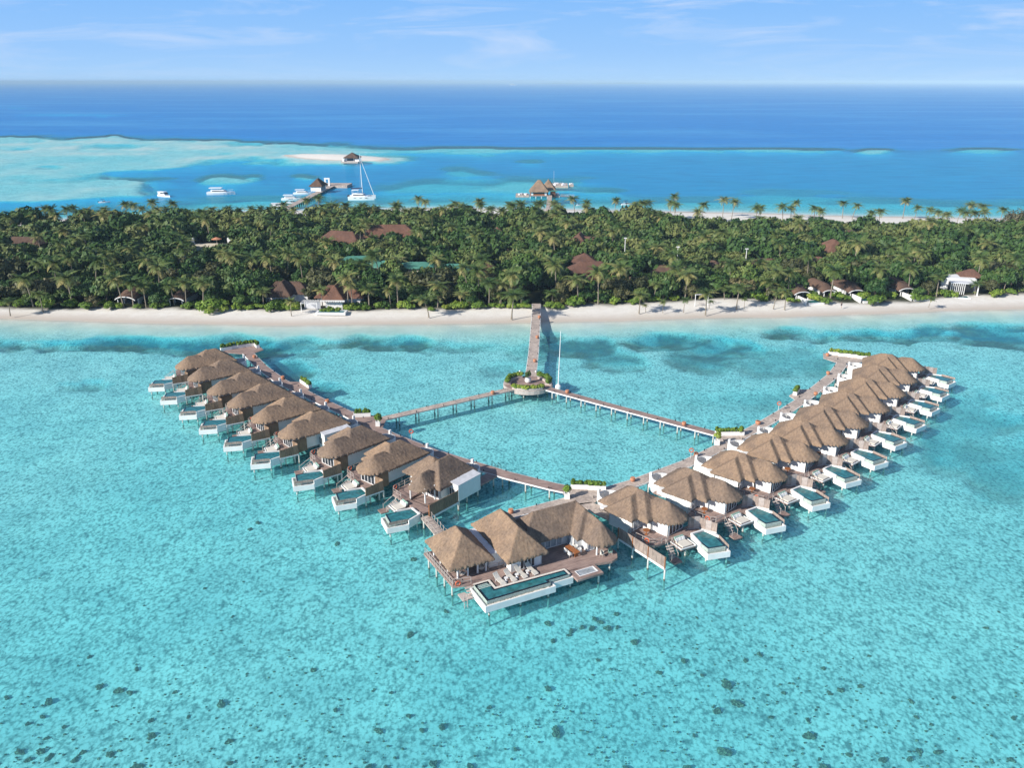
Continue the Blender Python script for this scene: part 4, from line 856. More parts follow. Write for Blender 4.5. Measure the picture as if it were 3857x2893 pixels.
def motorboat(u, v, L, rz, label, style='yacht', name='motor_boat', cat='boat'):
    x, y = at(u, v, 0); t = empty(name, (x, y, 0), rz, label, cat, 'boats moored off the island'); W = L * .3; h = L * .1
    hull(MB(), L, W, h).build('hull', 'hull', t)
    if style == 'yacht':
        cabin(MB(), -L * .35, L * .22, W * .78, h, h + L * .085, L * .1).build('cabin', 'hull', t); cabin(MB(), -L * .3, L * .2, W * .8, h + L * .025, h + L * .06, L * .06).build('window', 'glass', t)
        b = MB(); b.bx(-L * .4, L * .06, -W * .42, W * .42, h + L * .135, h + L * .16); b.build('flybridge_roof', 'hull', t); p = MB()
        for px in (-L * .36, 0):
            for py in (-W * .36, W * .36): p.tube((px, py, h + L * .08), (px, py, h + L * .136), .06)
        p.build('support', 'steel', t)
        rl = MB(); rl.path([(L * .2, -W * .4, h + .9), (L * .46, -W * .1, h + 1.2), (L * .46, W * .1, h + 1.2), (L * .2, W * .4, h + .9)], .04); rl.build('railing', 'steel', t)
    elif style == 'cabin':
        cabin(MB(), -L * .42, L * .25, W * .9, h, h + L * .17, L * .13, .05).build('cabin', 'hull', t); b = MB(); b.bx(-L * .46, L * .14, -W * .46, W * .46, h + L * .172, h + L * .2); b.build('roof', 'hull', t); cabin(MB(), -L * .2, L * .252, W * .905, h + L * .09, h + L * .15, L * .055, 0).build('window', 'glass', t)
    else:
        cabin(MB(), -L * .15, L * .15, W * .6, h, h + L * .07, L * .12).build('windscreen', 'glass', t); b = MB(); b.box((-.12 * L, 0, h + L * .2), (L * .3, W * .75, .08)); b.build('canopy', 'navy', t); p = MB()
        for px in (-.24, 0):
            for py in (-.34, .34): p.tube((px * L, py * W, h * .9), (px * L, py * W, h + L * .2), .035)
        p.build('support', 'steel', t); MB().box((-.5 * L, 0, h * .8), (.5, .5, .9)).build('outboard', 'black', t)
    return t
Y1 = (1000, 640, .20796); y1 = lambda x, y: (Y1[0] + x * Y1[2], Y1[1] + y * Y1[2])
motorboat(*y1(690, 443), 11.5, R(2), 'white motor yacht beside the far jetty hut, farther of two'); motorboat(*y1(485, 545), 11.5, R(2), 'white motor yacht with row of dark seats beside the far jetty, nearer of two'); motorboat(*y1(500, 605), 8, R(8), 'small white open boat at the far jetty behind the palms', 'open'); motorboat(*y1(255, 690), 9, R(12), 'white boat mostly hidden behind palms at the shore end of the far jetty', 'cabin')
y2 = lambda x, y: (540 + x * .18083, 680 + y * .18083)
motorboat(*y2(440, 335), 9.5, R(-32), 'stubby white cabin boat anchored alone at left', 'cabin'); motorboat(*y2(1620, 288), 15.5, R(5), 'long white cruiser with upper deck anchored left of the far jetty'); motorboat(377 + 16, 763, 5.8, R(15), 'small white motorboat with dark canopy at far left', 'open'); motorboat(2362, 771, 7, R(14), 'white speedboat close to the far beach on the right', 'open'); motorboat(2182, 773, 4.2, R(20), 'small dark and white tender close to the far beach by a tall palm', 'open')
motorboat(1932, 320, 120, R(3), 'tiny white ship far out near the horizon in the middle', 'yacht', 'ship', 'ship'); motorboat(183, 316, 110, 0, 'tiny white ship on the horizon at far left', 'yacht', 'ship', 'ship')
# catamaran
x, y = at(*y1(1745, 528), 0); t = empty('catamaran', (x, y, 0), R(2), 'white sailing catamaran with tall bare mast anchored in the lagoon', 'sailing boat')
for s in (-1, 1):
    b = MB(); hull(b, 14.2, 1.9, 1.9); o = b.build('hull', 'hull', t); o.location = (0, 3.2 * s, 0); wn = MB()
    for px in (-3.2, 0, 3): wn.box((px, -1.0, 1.25), (1.3, .08, .22))
    wn.build('window', 'black', o)
MB().bx(-6, 3.6, -3.2, 3.2, 1.1, 2.0).build('bridgedeck', 'hull', t); cabin(MB(), -5.2, 2.2, 5.2, 2.0, 3.3, 1.2, .2).build('cabin', 'hull', t); cabin(MB(), -4.4, 2.0, 5.3, 2.4, 2.95, .6, .1).build('window', 'glass', t)
b = MB(); b.bx(-5.2, -1.4, -2.2, 2.2, 5.0, 5.2)
for px in (-5, -1.6):
    for py in (-2, 2): b.tube((px, py, 3.2), (px, py, 5), .07)
b.build('hardtop', 'hull', t); MB().tube((-5.8, 0, 6.0), (.4, 0, 6.1), .3, .32, 8).build('sail_cover', 'navy', t)
MB().tube((.6, 0, 3.2), (.2, 0, 24.5), .2, .1, 8).build('mast', 'hull', t); fs = MB(); fs.tube((6.9, 0, 2.2), (.35, 0, 22.5), .2, .12, 6); fs.build('furled_sail', 'hull', t); rg = MB()
for py in (-3.5, 3.5): rg.tube((-.3, py, 2), (.25, 0, 20), .04, .04, 4)
rg.build('rigging', 'steel', t); MB().box((-7.3, 0, 1.9), (1.0, 3, .7)).build('dinghy', 'black', t, .1)
# far jetty with hut
ja = at(*y1(440, 655), 1.2); jb = at(*y1(1215, 275), 1.2); L = math.dist(ja, jb); an = math.atan2(jb[1] - ja[1], jb[0] - ja[0])
t = empty('jetty', (ja[0], ja[1], 0), an, 'far jetty running out past moored yachts to a hut and a square end', 'jetty'); MB().bx(-14, L, -2, 2, 1.0, 1.25).build('deck', 'walk', t)
for i in range(24):
    for s in (-1.8, 1.8): MB().tube((i * L / 24, s, -2), (i * L / 24, s, 1.0), .2).build('pile', 'darkpile', t)
pe = MB(); c0 = at(*y1(1225, 285), 1.2); e = empty('pontoon', (c0[0], c0[1], 0), R(-4), 'square timber landing at the seaward end of the far jetty', 'landing'); MB().bx(-8, 9, -1, 12, -.3, 1.6).build('deck', 'walk', e)
hx = at(*y1(905, 385), 1.3); t = empty('jetty_hut', (hx[0], hx[1], 0), R(-6), 'white hut with brown palm roof on the far jetty', 'hut'); MB().bx(-2.8, 3.4, 0, 9, 1.26, 4.4).build('wall', 'white', t); link('roof', roof_mesh('roof', [(rect(-3.6, 4.6, -.8, 10), 4.3, 1.0)], 'darkroof', .3), t); dd = MB()
for k in range(4): dd.bx(3.41, 3.47, .8 + 2 * k, 1.9 + 2 * k, 1.6, 3.6)
dd.build('window', 'brown', t)
hx = at(*y1(1122, 285), 1.3); t = empty('arch', (hx[0], hx[1], 1.26), 0, 'white square arch at the end of the far jetty', 'arch'); b = MB(); b.bx(-1.7, -.7, -.6, .6, 0, 4); b.bx(.7, 1.7, -.6, .6, 0, 4); b.bx(-1.7, 1.7, -.65, .65, 4.003, 4.8); b.build('frame', 'white', t)
# boathouse
Z1 = lambda x, y, z=0: at(1920 + x * .13562, 660 + y * .13562, z)
bx0 = Z1(810, 640, 0); t = empty('boathouse', (bx0[0], bx0[1], 0), R(-2), 'brown twin-gabled thatched boathouse on white piles off the far beach', 'boathouse')
b = MB(); b.bx(-5.3, 5.2, 0, 14, 1.2, 1.7); b.build('deck', 'deck', t); MB().bx(-4.5, 4.4, .5, 13, 1.7, 3.8).build('wall', 'wood', t)
link('roof', roof_mesh('roof', [(rect(-5.6, 5.5, -.8, 9), 3.8, 1.25)], 'thatch', .3, .3), t); link('roof', roof_mesh('roof', [(rect(1.2, 9.5, 8.6, 19), 3.8, 1.3)], 'thatch', .3, .3), t)
for px in (-4.4, 3.2): MB().bx(px, px + 1.2, .38, .48, 1.75, 3.7).build('column', 'white', t)
w_ = MB(); w_.bx(-2.9, 2.9, .36, .44, 2.4, 3.6); w_.build('window', 'glass', t)
for k in range(4): MB().tube((-4.9 + 3.2 * k, .3, -2), (-4.9 + 3.2 * k, .3, 1.2), .2).build('pile', 'white', t)
MB().bx(5.7, 10.2, 1.5, 6, 3.7, 3.9).build('awning', 'greenroof', t); MB().bx(6.4, 9.4, 2, 5.5, .8, 3.4).build('store', 'brown', t); MB().tube((8.4, 12, 3), (8.4, 12, 14), .06).build('antenna', 'steel', t)
for q, sx, sy, lab in [(Z1(275, 590, .4), 4.6, 9, 'floating platform with gear left of the boathouse'), (Z1(450, 590, .4), 3.4, 7, 'low dock with small craft joined to the left of the boathouse'), (Z1(1350, 330, .4), 12, 16, 'large timber pontoon behind the boathouse on its right'), (Z1(1710, 300, .4), 2.8, 5, 'small float at the far right end of the timber pontoon'), (Z1(1280, 600, .4), 4.2, 8, 'dock with jet skis right of the boathouse')]:
    e = empty('pontoon', (q[0], q[1], 0), R(-2), lab, 'pontoon', 'pontoons round the boathouse'); b = MB(); b.bx(-sx / 2, sx / 2, 0, sy, -.3, 1.15); b.build('deck', 'walk', e)
    g = MB()
    for i in range(4): g.box((rng.uniform(-sx * .3, sx * .3), rng.uniform(sy * .2, sy * .8), 1.55), (sx * .2, 1.2, .8), rng.uniform(0, 3))
    g.build('crate', 'hull' if i % 2 else 'navy', e)
q = Z1(1600, 605, .6); e = empty('footbridge', (q[0], q[1], 0), R(-4), 'thin railed footbridge right of the boathouse', 'footbridge'); MB().bx(-3.8, 3.8, 0, 1.6, .9, 1.1).build('deck', 'deck', e); railing([(-3.8, 0, 1.1), (3.8, 0, 1.1)], parent=e, r=.06)
mb = motorboat(1920 + 1455 * .13562, 660 + 262 * .13562, 5, 0, 'white boat with dark canopy moored at the timber pontoon behind the boathouse', 'open'); mb.location.z = .4
q0 = Z1(1110, 575, 1.4); q1 = Z1(1070, 1010, 1.4); t = empty('jetty', (q1[0], q1[1], 0), math.atan2(q0[1] - q1[1], q0[0] - q1[0]), 'straight plank jetty from the far beach to the boathouse', 'jetty'); L = math.dist(q0, q1); MB().bx(-4, L + 3, -1.3, 1.3, 1.35, 1.6).build('deck', 'walk', t)
for i in range(8):
    for s in (-1.1, 1.1): MB().tube((i * L / 7, s, -2), (i * L / 7, s, 1.35), .16).build('pile', 'darkpile', t)
keep(1920 + 1020 * .1356, 660 + 160 * .1356, 1920 + 1170 * .1356, 660 + 920 * .1356, q1[1])
# sandbank pavilion
q = at(1316, 612, .6); t = empty('pavilion', (q[0], q[1], 0), R(-3), 'low white pavilion with brown palm roof at the edge of the sandbank', 'pavilion'); t.scale = (.82, .82, .82)
MB().bx(-8.5, 8.5, 0, 16, .2, 1.6).build('deck', 'rail', t); MB().bx(-6, 4, 4, 14, 1.6, 5.2).build('wall', 'white', t); MB().bx(-7.5, -5.6, 2, 3, 1.6, 4.6).build('column', 'white', t); MB().bx(-3, 3.4, 3.8, 3.95, 2, 4.8).build('window', 'glass', t)
link('roof', roof_mesh('roof', [(rect(-6.5, 8.5, 1.5, 17), 5.2, .62)], 'darkroof', .5, .4), t); MB().bx(5, 9, 3, 12, 1.6, 4.2).build('side_wing', 'white', t)
# ------------------------------------------------------------------ terrain and water sheets
PX = 1.74367
def atv(U, V, z=0.0):
    x = U * PX - 3857 / 2; y = V * PX - 2893 / 2; k = (H - z) / (F * ST + y * CT); return k * x, k * (F * CT - y * ST)
def curve(pts, z=0.0):
    P = sorted(atv(u, v, z) for u, v in pts); return np.array([p[0] for p in P]), np.array([p[1] for p in P])
YFX, YFY = curve([(-700, 672), (0, 689), (300, 699), (600, 703), (1100, 698), (1700, 684), (2212, 667), (2900, 640)])
YBX, YBY = curve([(-900, 530), (-300, 500), (0, 482), (250, 468), (450, 458), (1000, 449), (1400, 455), (1742, 464), (2000, 470), (2300, 474), (3000, 500)])
FEX, FEY = curve([(-700, 640), (0, 664), (400, 668), (800, 671), (1150, 664), (1350, 659), (1530, 648), (1670, 650), (1900, 655), (2066, 643), (2212, 635), (2900, 600)], 1.0)
BEX, BEY = curve([(-900, 520), (-300, 488), (0, 472), (270, 464), (480, 457), (770, 460), (900, 454), (1000, 455), (1150, 460), (1271, 459), (1414, 464), (1479, 471), (1556, 476), (1640, 474), (1716, 470), (1820, 475), (1898, 477), (2027, 483), (2105, 481), (2144, 467), (2300, 462), (3000, 480)], 6.3)
def sst(a, b, x): t = np.clip((x - a) / (b - a), 0, 1); return t * t * (3 - 2 * t)
NEAR = [(60, 738, 190, 19, 1.1), (260, 736, 190, 16, 1.1), (430, 740, 190, 16, 1.05), (560, 748, 90, 13, .9), (640, 752, 80, 10, .6), (700, 737, 120, 11, .8), (840, 733, 150, 12, .9), (620, 797, 70, 26, .75), (690, 830, 60, 20, .5),
        (1190, 722, 26, 7, .7), (1265, 748, 80, 20, .75), (1350, 772, 130, 24, .6), (1445, 735, 100, 15, .95), (1530, 742, 90, 17, .9), (1470, 775, 110, 22, .6), (1600, 860, 130, 26, .25), (1700, 770, 110, 26, .35), (1140, 760, 110, 18, .35),
        (1850, 722, 150, 14, 1), (1980, 720, 190, 16, 1.1), (2150, 722, 190, 19, 1.1), (2130, 703, 160, 9, .8), (2100, 905, 120, 50, .42), (2060, 960, 90, 55, .42), (2180, 1000, 90, 70, .35), (1000, 745, 120, 12, .4), (160, 828, 40, 4, .5), (200, 820, 25, 3, .5), (1100, 790, 60, 20, .25)]
def ell(U, V, L, wx, wy, n1):
    m = np.zeros(U.shape)
    for cx, cy, rx, ry, s in L:
        r = np.sqrt(((U - cx) / rx) ** 2 + ((V - cy) / ry) ** 2); m = np.maximum(m, s * sst(1.08, .70, r + (n1 - .5) * 3.4))
    return m
def inpoly(U, V, P):
    r = np.zeros(U.shape, bool); n = len(P)
    for i in range(n):
        (x0, y0), (x1, y1) = P[i], P[(i + 1) % n]
        if y0 == y1: continue
        r ^= ((V < y0) != (V < y1)) & (U < (x1 - x0) * (V - y0) / (y1 - y0) + x0)
    return r
def fields(U, V):
    X, Y = atv(U, V); n1 = fbm(X, Y * .8, 26, 11); n2 = fbm(X, Y, 7, 5); n3 = fbm(X * .35, Y, 120, 21)
    yf = np.interp(X, YFX, YFY); yb = np.interp(X, YBX, YBY)
    df = yf - Y + (n1 - .5) * 3; db = Y - yb + (fbm(X, Y, 40, 3) - .5) * 6
    reef = np.zeros(X.shape)
    # lagoon side
    near = np.clip(df * .055, 0, 1) * 1.15 + np.clip((df - 25) / 120, 0, 1) * .35 + (n1 - .5) * .25 * np.clip(df / 15, 0, 1)
    m = ell(U, V, NEAR, 0, 0, fbm(X * .8, Y * .8, 18, 11) * .6 + fbm(X * .9, Y, 6, 63, 4) * .4); reef_n = np.clip(m * (.45 + .9 * sst(.3, .62, fbm(X, Y, 6, 55))), 0, 1); near = near + m * (.3 + 1.5 * fbm(X, Y, 7, 91)) + (fbm(X, Y, 50, 31) - .5) * .45 * np.clip((df - 12) / 20, 0, 1)
    # sea side, everything beyond the far beach
    wU = U + (n3 - .5) * 260 + (n1 - .5) * 40; wV = V + (n3 - .5) * 18 + (n1 - .5) * 8
    far = np.full(X.shape, 5.2) + (n1 - .5) * 1.2 + (n3 - .5) * 2.6
    edge = np.interp(U, [-600, 0, 300, 560, 800, 1000, 1300, 2212, 3000], [286, 289, 292, 300, 308, 313, 318, 325, 328])
    far = far + sst(edge + 5, edge - 9, wV - (n3 - .5) * 8) * 26
    bank = [(-900, 292), (0, 292), (300, 297), (560, 306), (880, 318), (960, 326), (860, 332), (640, 334), (560, 338), (400, 342), (360, 360), (290, 378), (330, 396), (300, 420), (190, 428), (60, 434), (-900, 446)]
    msk = np.zeros(X.shape)
    for dx, dy in ((0, 0), (14, 0), (-14, 0), (0, 2), (0, -2), (26, 2), (-26, -2), (40, -2), (-40, 2), (75, 1), (-75, -1), (100, -2), (-100, 2), (10, 5), (-10, -5)): msk += inpoly(wU + dx, wV + dy, bank)
    msk = sst(.2, .8, msk / 15 + ((fbm(X, Y, 60, 17) - .5) * 1.7 + (n1 - .5) * .8) * (msk > 0)); far = far * (1 - msk) + msk * (.95 + (n1 - .5) * 1.5 + (fbm(X * .4, Y, 90, 44) - .5) * 1.6 + 1.2 * sst(0, 330, wU - 500)).clip(.35, 6)
    for cx, cy, rx, ry, d in [(715, 342, 185, 17, .55), (850, 346, 60, 10, .6), (500, 385, 62, 11, 1.3), (560, 380, 25, 5, 1.6), (662, 380, 30, 6, 1.6), (455, 392, 40, 8, 1.8), (1145, 349, 40, 5, 2.2), (960, 400, 150, 18, 2.7), (1010, 370, 60, 22, 2.8), (1060, 325, 50, 10, 2.4), (1170, 403, 130, 22, 2.0), (1300, 412, 60, 10, 2.3), (1180, 322, 140, 7, 1.9), (1400, 322, 260, 8, 1.9), (1660, 322, 240, 7, 1.8), (1000, 322, 120, 9, 1.6), (1890, 325, 75, 8, 1.3), (2120, 322, 130, 7, 2.0), (620, 432, 200, 10, 2.4), (850, 436, 200, 9, 2.6), (1130, 438, 300, 8, 2.6), (1500, 432, 260, 10, 2.8), (1900, 440, 300, 14, 2.6), (2150, 447, 260, 16, 2.6), (1700, 415, 120, 8, 3.6), (150, 248, 160, 4, 8), (20, 232, 60, 3, 6)]:
        r = np.sqrt(((U + (n3 - .5) * 90 - cx) / rx) ** 2 + ((V + (n1 - .5) * 6 - cy) / ry) ** 2); w = sst(1.25, .55, r + (n1 - .5) * 1.1 + (n3 - .5) * .5); far = far * (1 - w) + np.minimum(far, d + (n1 - .5) * .5) * w
    far = np.minimum(far, np.maximum(0.0, np.clip(db, 0, 400) * .075) + .0)
    # sandbank
    sb = sst(1.0, .0, np.sqrt(((U - 730 + (n1 - .5) * 20) / 150) ** 2 + ((V - 340.0 - (U - 730) * .035) / 9.0) ** 2)); far = far * (1 - np.clip(sb * 3, 0, 1)); sbz = np.where(sb > .12, (sb - .12) * 2.6, 0)
    depth = np.where(df > 0, near, np.where(db > 0, far, 0)); depth = np.where(sbz > 0, 0, depth)
    land = np.where((df <= 0) & (db <= 0), np.minimum(np.clip(-df * .075, 0, 1.15), np.clip(-db * .06, 0, 1.2)), 0) + sbz
    reef = np.where(df > 0, reef_n, np.where(db > 0, np.clip((far - 3.4) / 4, 0, .6) * sst(10, 6, far), 0))
    fe = np.interp(X, FEX, FEY); be = np.interp(X, BEX, BEY)
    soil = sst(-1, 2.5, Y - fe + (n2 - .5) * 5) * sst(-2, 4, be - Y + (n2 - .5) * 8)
    return X, Y, depth, land, reef, soil
def sheet(name, rows, cols, zf, attrs, m):
    U, V = np.meshgrid(cols, rows); X, Y, depth, land, reef, soil = fields(U, V)
    Z = zf(depth, land); ny, nx = U.shape; idx = np.arange(U.size).reshape(U.shape)
    q = np.stack([idx[1:, :-1], idx[1:, 1:], idx[:-1, 1:], idx[:-1, :-1]], -1).reshape(-1, 4)
    me = npmesh(name, np.stack([X, Y, Z], -1).reshape(-1, 3), q, m, smooth=True)
    for k, a in (('depth', depth), ('reef', reef), ('soil', soil)):
        if k in attrs: me.attributes.new(k, 'FLOAT', 'POINT').data.foreach_set('value', a.ravel().astype(np.float32))
    o = link(name, me); return tag(o, kind='structure')
cols = np.concatenate([np.linspace(-3200, -420, 60)[:-1], np.arange(-420, 2640, 9), np.linspace(2640, 5400, 60)])
rows = np.concatenate([[175.9, 176.4, 177.2, 178.4], np.arange(180, 500, 2.2), np.arange(500, 780, 2.6), np.arange(780, 1720, 7), np.linspace(1725, 3600, 30)])
def attr(nt, n): a = nt.nodes.new('ShaderNodeAttribute'); a.attribute_name = n; return a.outputs['Fac']
def mapped(nt, vec, sc3, rot=(0, 0, .25)):
    mp = nt.nodes.new('ShaderNodeMapping'); mp.inputs['Scale'].default_value = sc3; mp.inputs['Rotation'].default_value = rot; nt.links.new(vec, mp.inputs[0]); return mp.outputs[0]
def groundmat():
    m, nt, b = mat('sand_and_reef'); pos = nt.nodes.new('ShaderNodeNewGeometry').outputs['Position']
    z = nt.nodes.new('ShaderNodeSeparateXYZ'); nt.links.new(pos, z.inputs[0])
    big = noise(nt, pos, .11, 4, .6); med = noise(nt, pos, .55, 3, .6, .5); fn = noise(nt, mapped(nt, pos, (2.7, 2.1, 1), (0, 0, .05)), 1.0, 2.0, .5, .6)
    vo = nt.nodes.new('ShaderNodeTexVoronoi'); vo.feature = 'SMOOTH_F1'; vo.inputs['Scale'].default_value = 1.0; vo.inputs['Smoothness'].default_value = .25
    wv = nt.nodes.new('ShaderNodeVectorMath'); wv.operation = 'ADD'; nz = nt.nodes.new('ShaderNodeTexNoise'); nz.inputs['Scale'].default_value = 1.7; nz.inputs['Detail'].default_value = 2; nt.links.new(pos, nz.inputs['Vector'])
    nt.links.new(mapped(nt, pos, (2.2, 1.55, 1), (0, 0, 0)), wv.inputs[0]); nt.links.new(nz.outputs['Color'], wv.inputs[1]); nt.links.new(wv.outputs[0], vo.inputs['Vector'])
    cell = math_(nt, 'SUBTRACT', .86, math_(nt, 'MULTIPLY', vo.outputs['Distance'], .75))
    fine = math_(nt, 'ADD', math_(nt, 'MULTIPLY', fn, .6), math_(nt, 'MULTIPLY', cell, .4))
    dry = mix(nt, 1.0, ramp(nt, noise(nt, pos, .35, 5), [(.3, (.71, .665, .60)), (.7, (.78, .745, .685))]), ramp(nt, noise(nt, pos, 1.9, 3, .7), [(.36, (.90, .89, .88)), (.5, (1, 1, 1))]), 'MULTIPLY')
    wet = (.52, .45, .38)
    sand = mix(nt, math_(nt, 'MULTIPLY', math_(nt, 'SUBTRACT', z.outputs[2], .05), 2.2, True), wet, dry)
    wave_light = ramp(nt, math_(nt, 'ADD', math_(nt, 'MULTIPLY', med, .24), math_(nt, 'MULTIPLY', fine, .76)), [(.35, (.13, .22, .24)), (.43, (.42, .49, .49)), (.50, (.80, .80, .77)), (.57, (1.0, 1.0, .97))])  # light and dark cells of wave-focused sunlight, painted into the underwater sand colour
    under = mix(nt, math_(nt, 'MULTIPLY', math_(nt, 'MULTIPLY', math_(nt, 'ADD', z.outputs[2], .35), -1.3, True), .85), (.76, .735, .66), wave_light)
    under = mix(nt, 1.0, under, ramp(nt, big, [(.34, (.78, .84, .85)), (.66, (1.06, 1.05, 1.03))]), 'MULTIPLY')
    c = mix(nt, math_(nt, 'MULTIPLY', math_(nt, 'ADD', z.outputs[2], .12), 6, True), under, sand)
    rf = ramp(nt, noise(nt, pos, .42, 6, .75), [(.36, (.025, .045, .042)), (.52, (.075, .105, .075)), (.68, (.26, .28, .19))])
    c = mix(nt, math_(nt, 'MULTIPLY', attr(nt, 'reef'), .92), c, rf)
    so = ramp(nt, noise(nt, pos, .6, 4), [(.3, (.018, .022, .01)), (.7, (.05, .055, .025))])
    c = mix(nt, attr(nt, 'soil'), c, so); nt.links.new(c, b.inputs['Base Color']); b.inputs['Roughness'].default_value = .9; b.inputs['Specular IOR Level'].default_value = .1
    bump(nt, b, noise(nt, pos, 1.2, 5, .65), .35, .12); return m
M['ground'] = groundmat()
def watermat():
    m = bpy.data.materials.new('sea_water'); m.use_nodes = True; nt = m.node_tree; nt.nodes.clear(); out = nt.nodes.new('ShaderNodeOutputMaterial')
    d = attr(nt, 'depth'); pos = nt.nodes.new('ShaderNodeNewGeometry').outputs['Position']
    cb = nt.nodes.new('ShaderNodeCombineXYZ')
    for i, base in enumerate((WB)): nt.links.new(math_(nt, 'POWER', base, d), cb.inputs[i])
    tr = nt.nodes.new('ShaderNodeBsdfTransparent'); nt.links.new(cb.outputs[0], tr.inputs[0])
    body = ramp(nt, math_(nt, 'MULTIPLY', d, 1 / 32), [(0.0, (.26, .68, .73)), (.045, (.20, .64, .72)), (.07, (.05, .50, .72)), (.16, (.012, .36, .74)), (.3, (.006, .225, .58)), (1.0, (.005, .185, .52))])
    mp = nt.nodes.new('ShaderNodeMapping'); mp.inputs['Scale'].default_value = (.0019, .005, .01); mp.inputs['Rotation'].default_value = (0, 0, -.12); nt.links.new(pos, mp.inputs[0])
    slick = noise(nt, mp.outputs[0], 1.0, 5, .6)
    body = mix(nt, math_(nt, 'MULTIPLY', ramp(nt, slick, [(.46, (0, 0, 0)), (.74, (.8, .8, .8))]), math_(nt, 'MULTIPLY', math_(nt, 'SUBTRACT', d, 8), .05, True)), body, (.06, .32, .62))
    gr = noise(nt, mapped(nt, pos, (.035, .09, 1), (0, 0, -.1)), 1.0, 6, .72)
    body = mix(nt, 1.0, body, ramp(nt, gr, [(.34, (.80, .84, .88)), (.5, (1, 1, 1)), (.68, (1.22, 1.16, 1.10))]), 'MULTIPLY')
    df = nt.nodes.new('ShaderNodeBsdfDiffuse'); nt.links.new(body, df.inputs[0])
    s = math_(nt, 'SUBTRACT', 1.0, math_(nt, 'POWER', .91, math_(nt, 'POWER', d, 1.35)))
    s = math_(nt, 'MULTIPLY', s, .97)
    mx = nt.nodes.new('ShaderNodeMixShader'); nt.links.new(s, mx.inputs[0]); nt.links.new(tr.outputs[0], mx.inputs[1]); nt.links.new(df.outputs[0], mx.inputs[2])
    mpb = nt.nodes.new('ShaderNodeMapping'); mpb.inputs['Scale'].default_value = (.75, 1.0, 1); mpb.inputs['Rotation'].default_value = (0, 0, .5); nt.links.new(pos, mpb.inputs[0])
    w1 = noise(nt, mpb.outputs[0], .9, 4, .6, .8); w2 = noise(nt, mpb.outputs[0], .12, 3, .5)
    hgt = math_(nt, 'ADD', math_(nt, 'MULTIPLY', w1, .35), w2)
    bp_ = nt.nodes.new('ShaderNodeBump'); bp_.inputs['Strength'].default_value = .55; bp_.inputs['Distance'].default_value = .55; nt.links.new(hgt, bp_.inputs['Height'])
    gl = nt.nodes.new('ShaderNodeBsdfGlossy'); gl.inputs['Roughness'].default_value = .12; gl.inputs['Color'].default_value = (1, 1, 1, 1); nt.links.new(bp_.outputs[0], gl.inputs['Normal'])
    fr = nt.nodes.new('ShaderNodeFresnel'); fr.inputs['IOR'].default_value = 1.33; nt.links.new(bp_.outputs[0], fr.inputs['Normal'])
    f = math_(nt, 'MINIMUM', math_(nt, 'MULTIPLY', fr.outputs[0], .7), .17)
    m2 = nt.nodes.new('ShaderNodeMixShader'); nt.links.new(f, m2.inputs[0]); nt.links.new(mx.outputs[0], m2.inputs[1]); nt.links.new(gl.outputs[0], m2.inputs[2]); nt.links.new(m2.outputs[0], out.inputs[0]); return m
WB = (.62, .945, .962)
M['water'] = watermat()
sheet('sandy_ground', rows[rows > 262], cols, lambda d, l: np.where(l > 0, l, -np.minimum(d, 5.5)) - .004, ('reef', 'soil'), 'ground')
sheet('sea_water', rows, cols, lambda d, l: d * 0, ('depth',), 'water')
# distant islands on the horizon
for u0, u1, h in [(1150, 1250, 32), (1265, 1400, 40), (1735, 1850, 30)]:
    Yd = 25000.; xa, xb = [(u - 1106) / 1790 * Yd for u in (u0, u1)]; n = 40; b = MB(); hs = [max(2, h * (.3 + .7 * random.random()) * math.sin(PI * i / n) ** .4) for i in range(n + 1)]
    vs = [(xa + (xb - xa) * i / n, Yd + dy, z) for dy, k in ((-90, 0), (0, 1), (90, 0)) for i in range(n + 1) for z in [hs[i] * k - 1]]
    b.add(vs, [(r * (n + 1) + i, r * (n + 1) + i + 1, (r + 1) * (n + 1) + i + 1, (r + 1) * (n + 1) + i) for r in (0, 1) for i in range(n)]); tag(b.build('distant_island', 'leaf'), kind='structure')
# ------------------------------------------------------------------ coral heads
def coral_mesh(seed):
    import bmesh
    bm = bmesh.new(); bmesh.ops.create_icosphere(bm, subdivisions=3, radius=1.0); g = np.random.default_rng(seed); offs = g.normal(size=(7, 3)); offs /= np.linalg.norm(offs, axis=1)[:, None]; ph = g.random() * 50
    for v in bm.verts:
        p = np.array(v.co); r = .62 + .4 * max(0, (offs @ p).max()) ** 6 + 1.1 * (float(fbm(p[0] * 2 + ph, p[1] * 2 + p[2] * 1.7, 1.1, seed)) - .5) + .5 * (float(vnoise(p[0] * 5 + ph, p[1] * 5 + p[2] * 3, .5, seed)) - .5)
        v.co = Vector((p[0] * r, p[1] * r * .8, max(-.5, p[2] * r * .62)))
    me = bpy.data.meshes.new('coral_head'); bm.to_mesh(me); bm.free(); me.materials.append(M['coral']); return me
CM = [coral_mesh(i) for i in range(6)]
q7 = lambda x, y: (x * .85895, 1950 + y * .85895); q8 = lambda x, y: (1900 + x * .88472, 1950 + y * .88472)
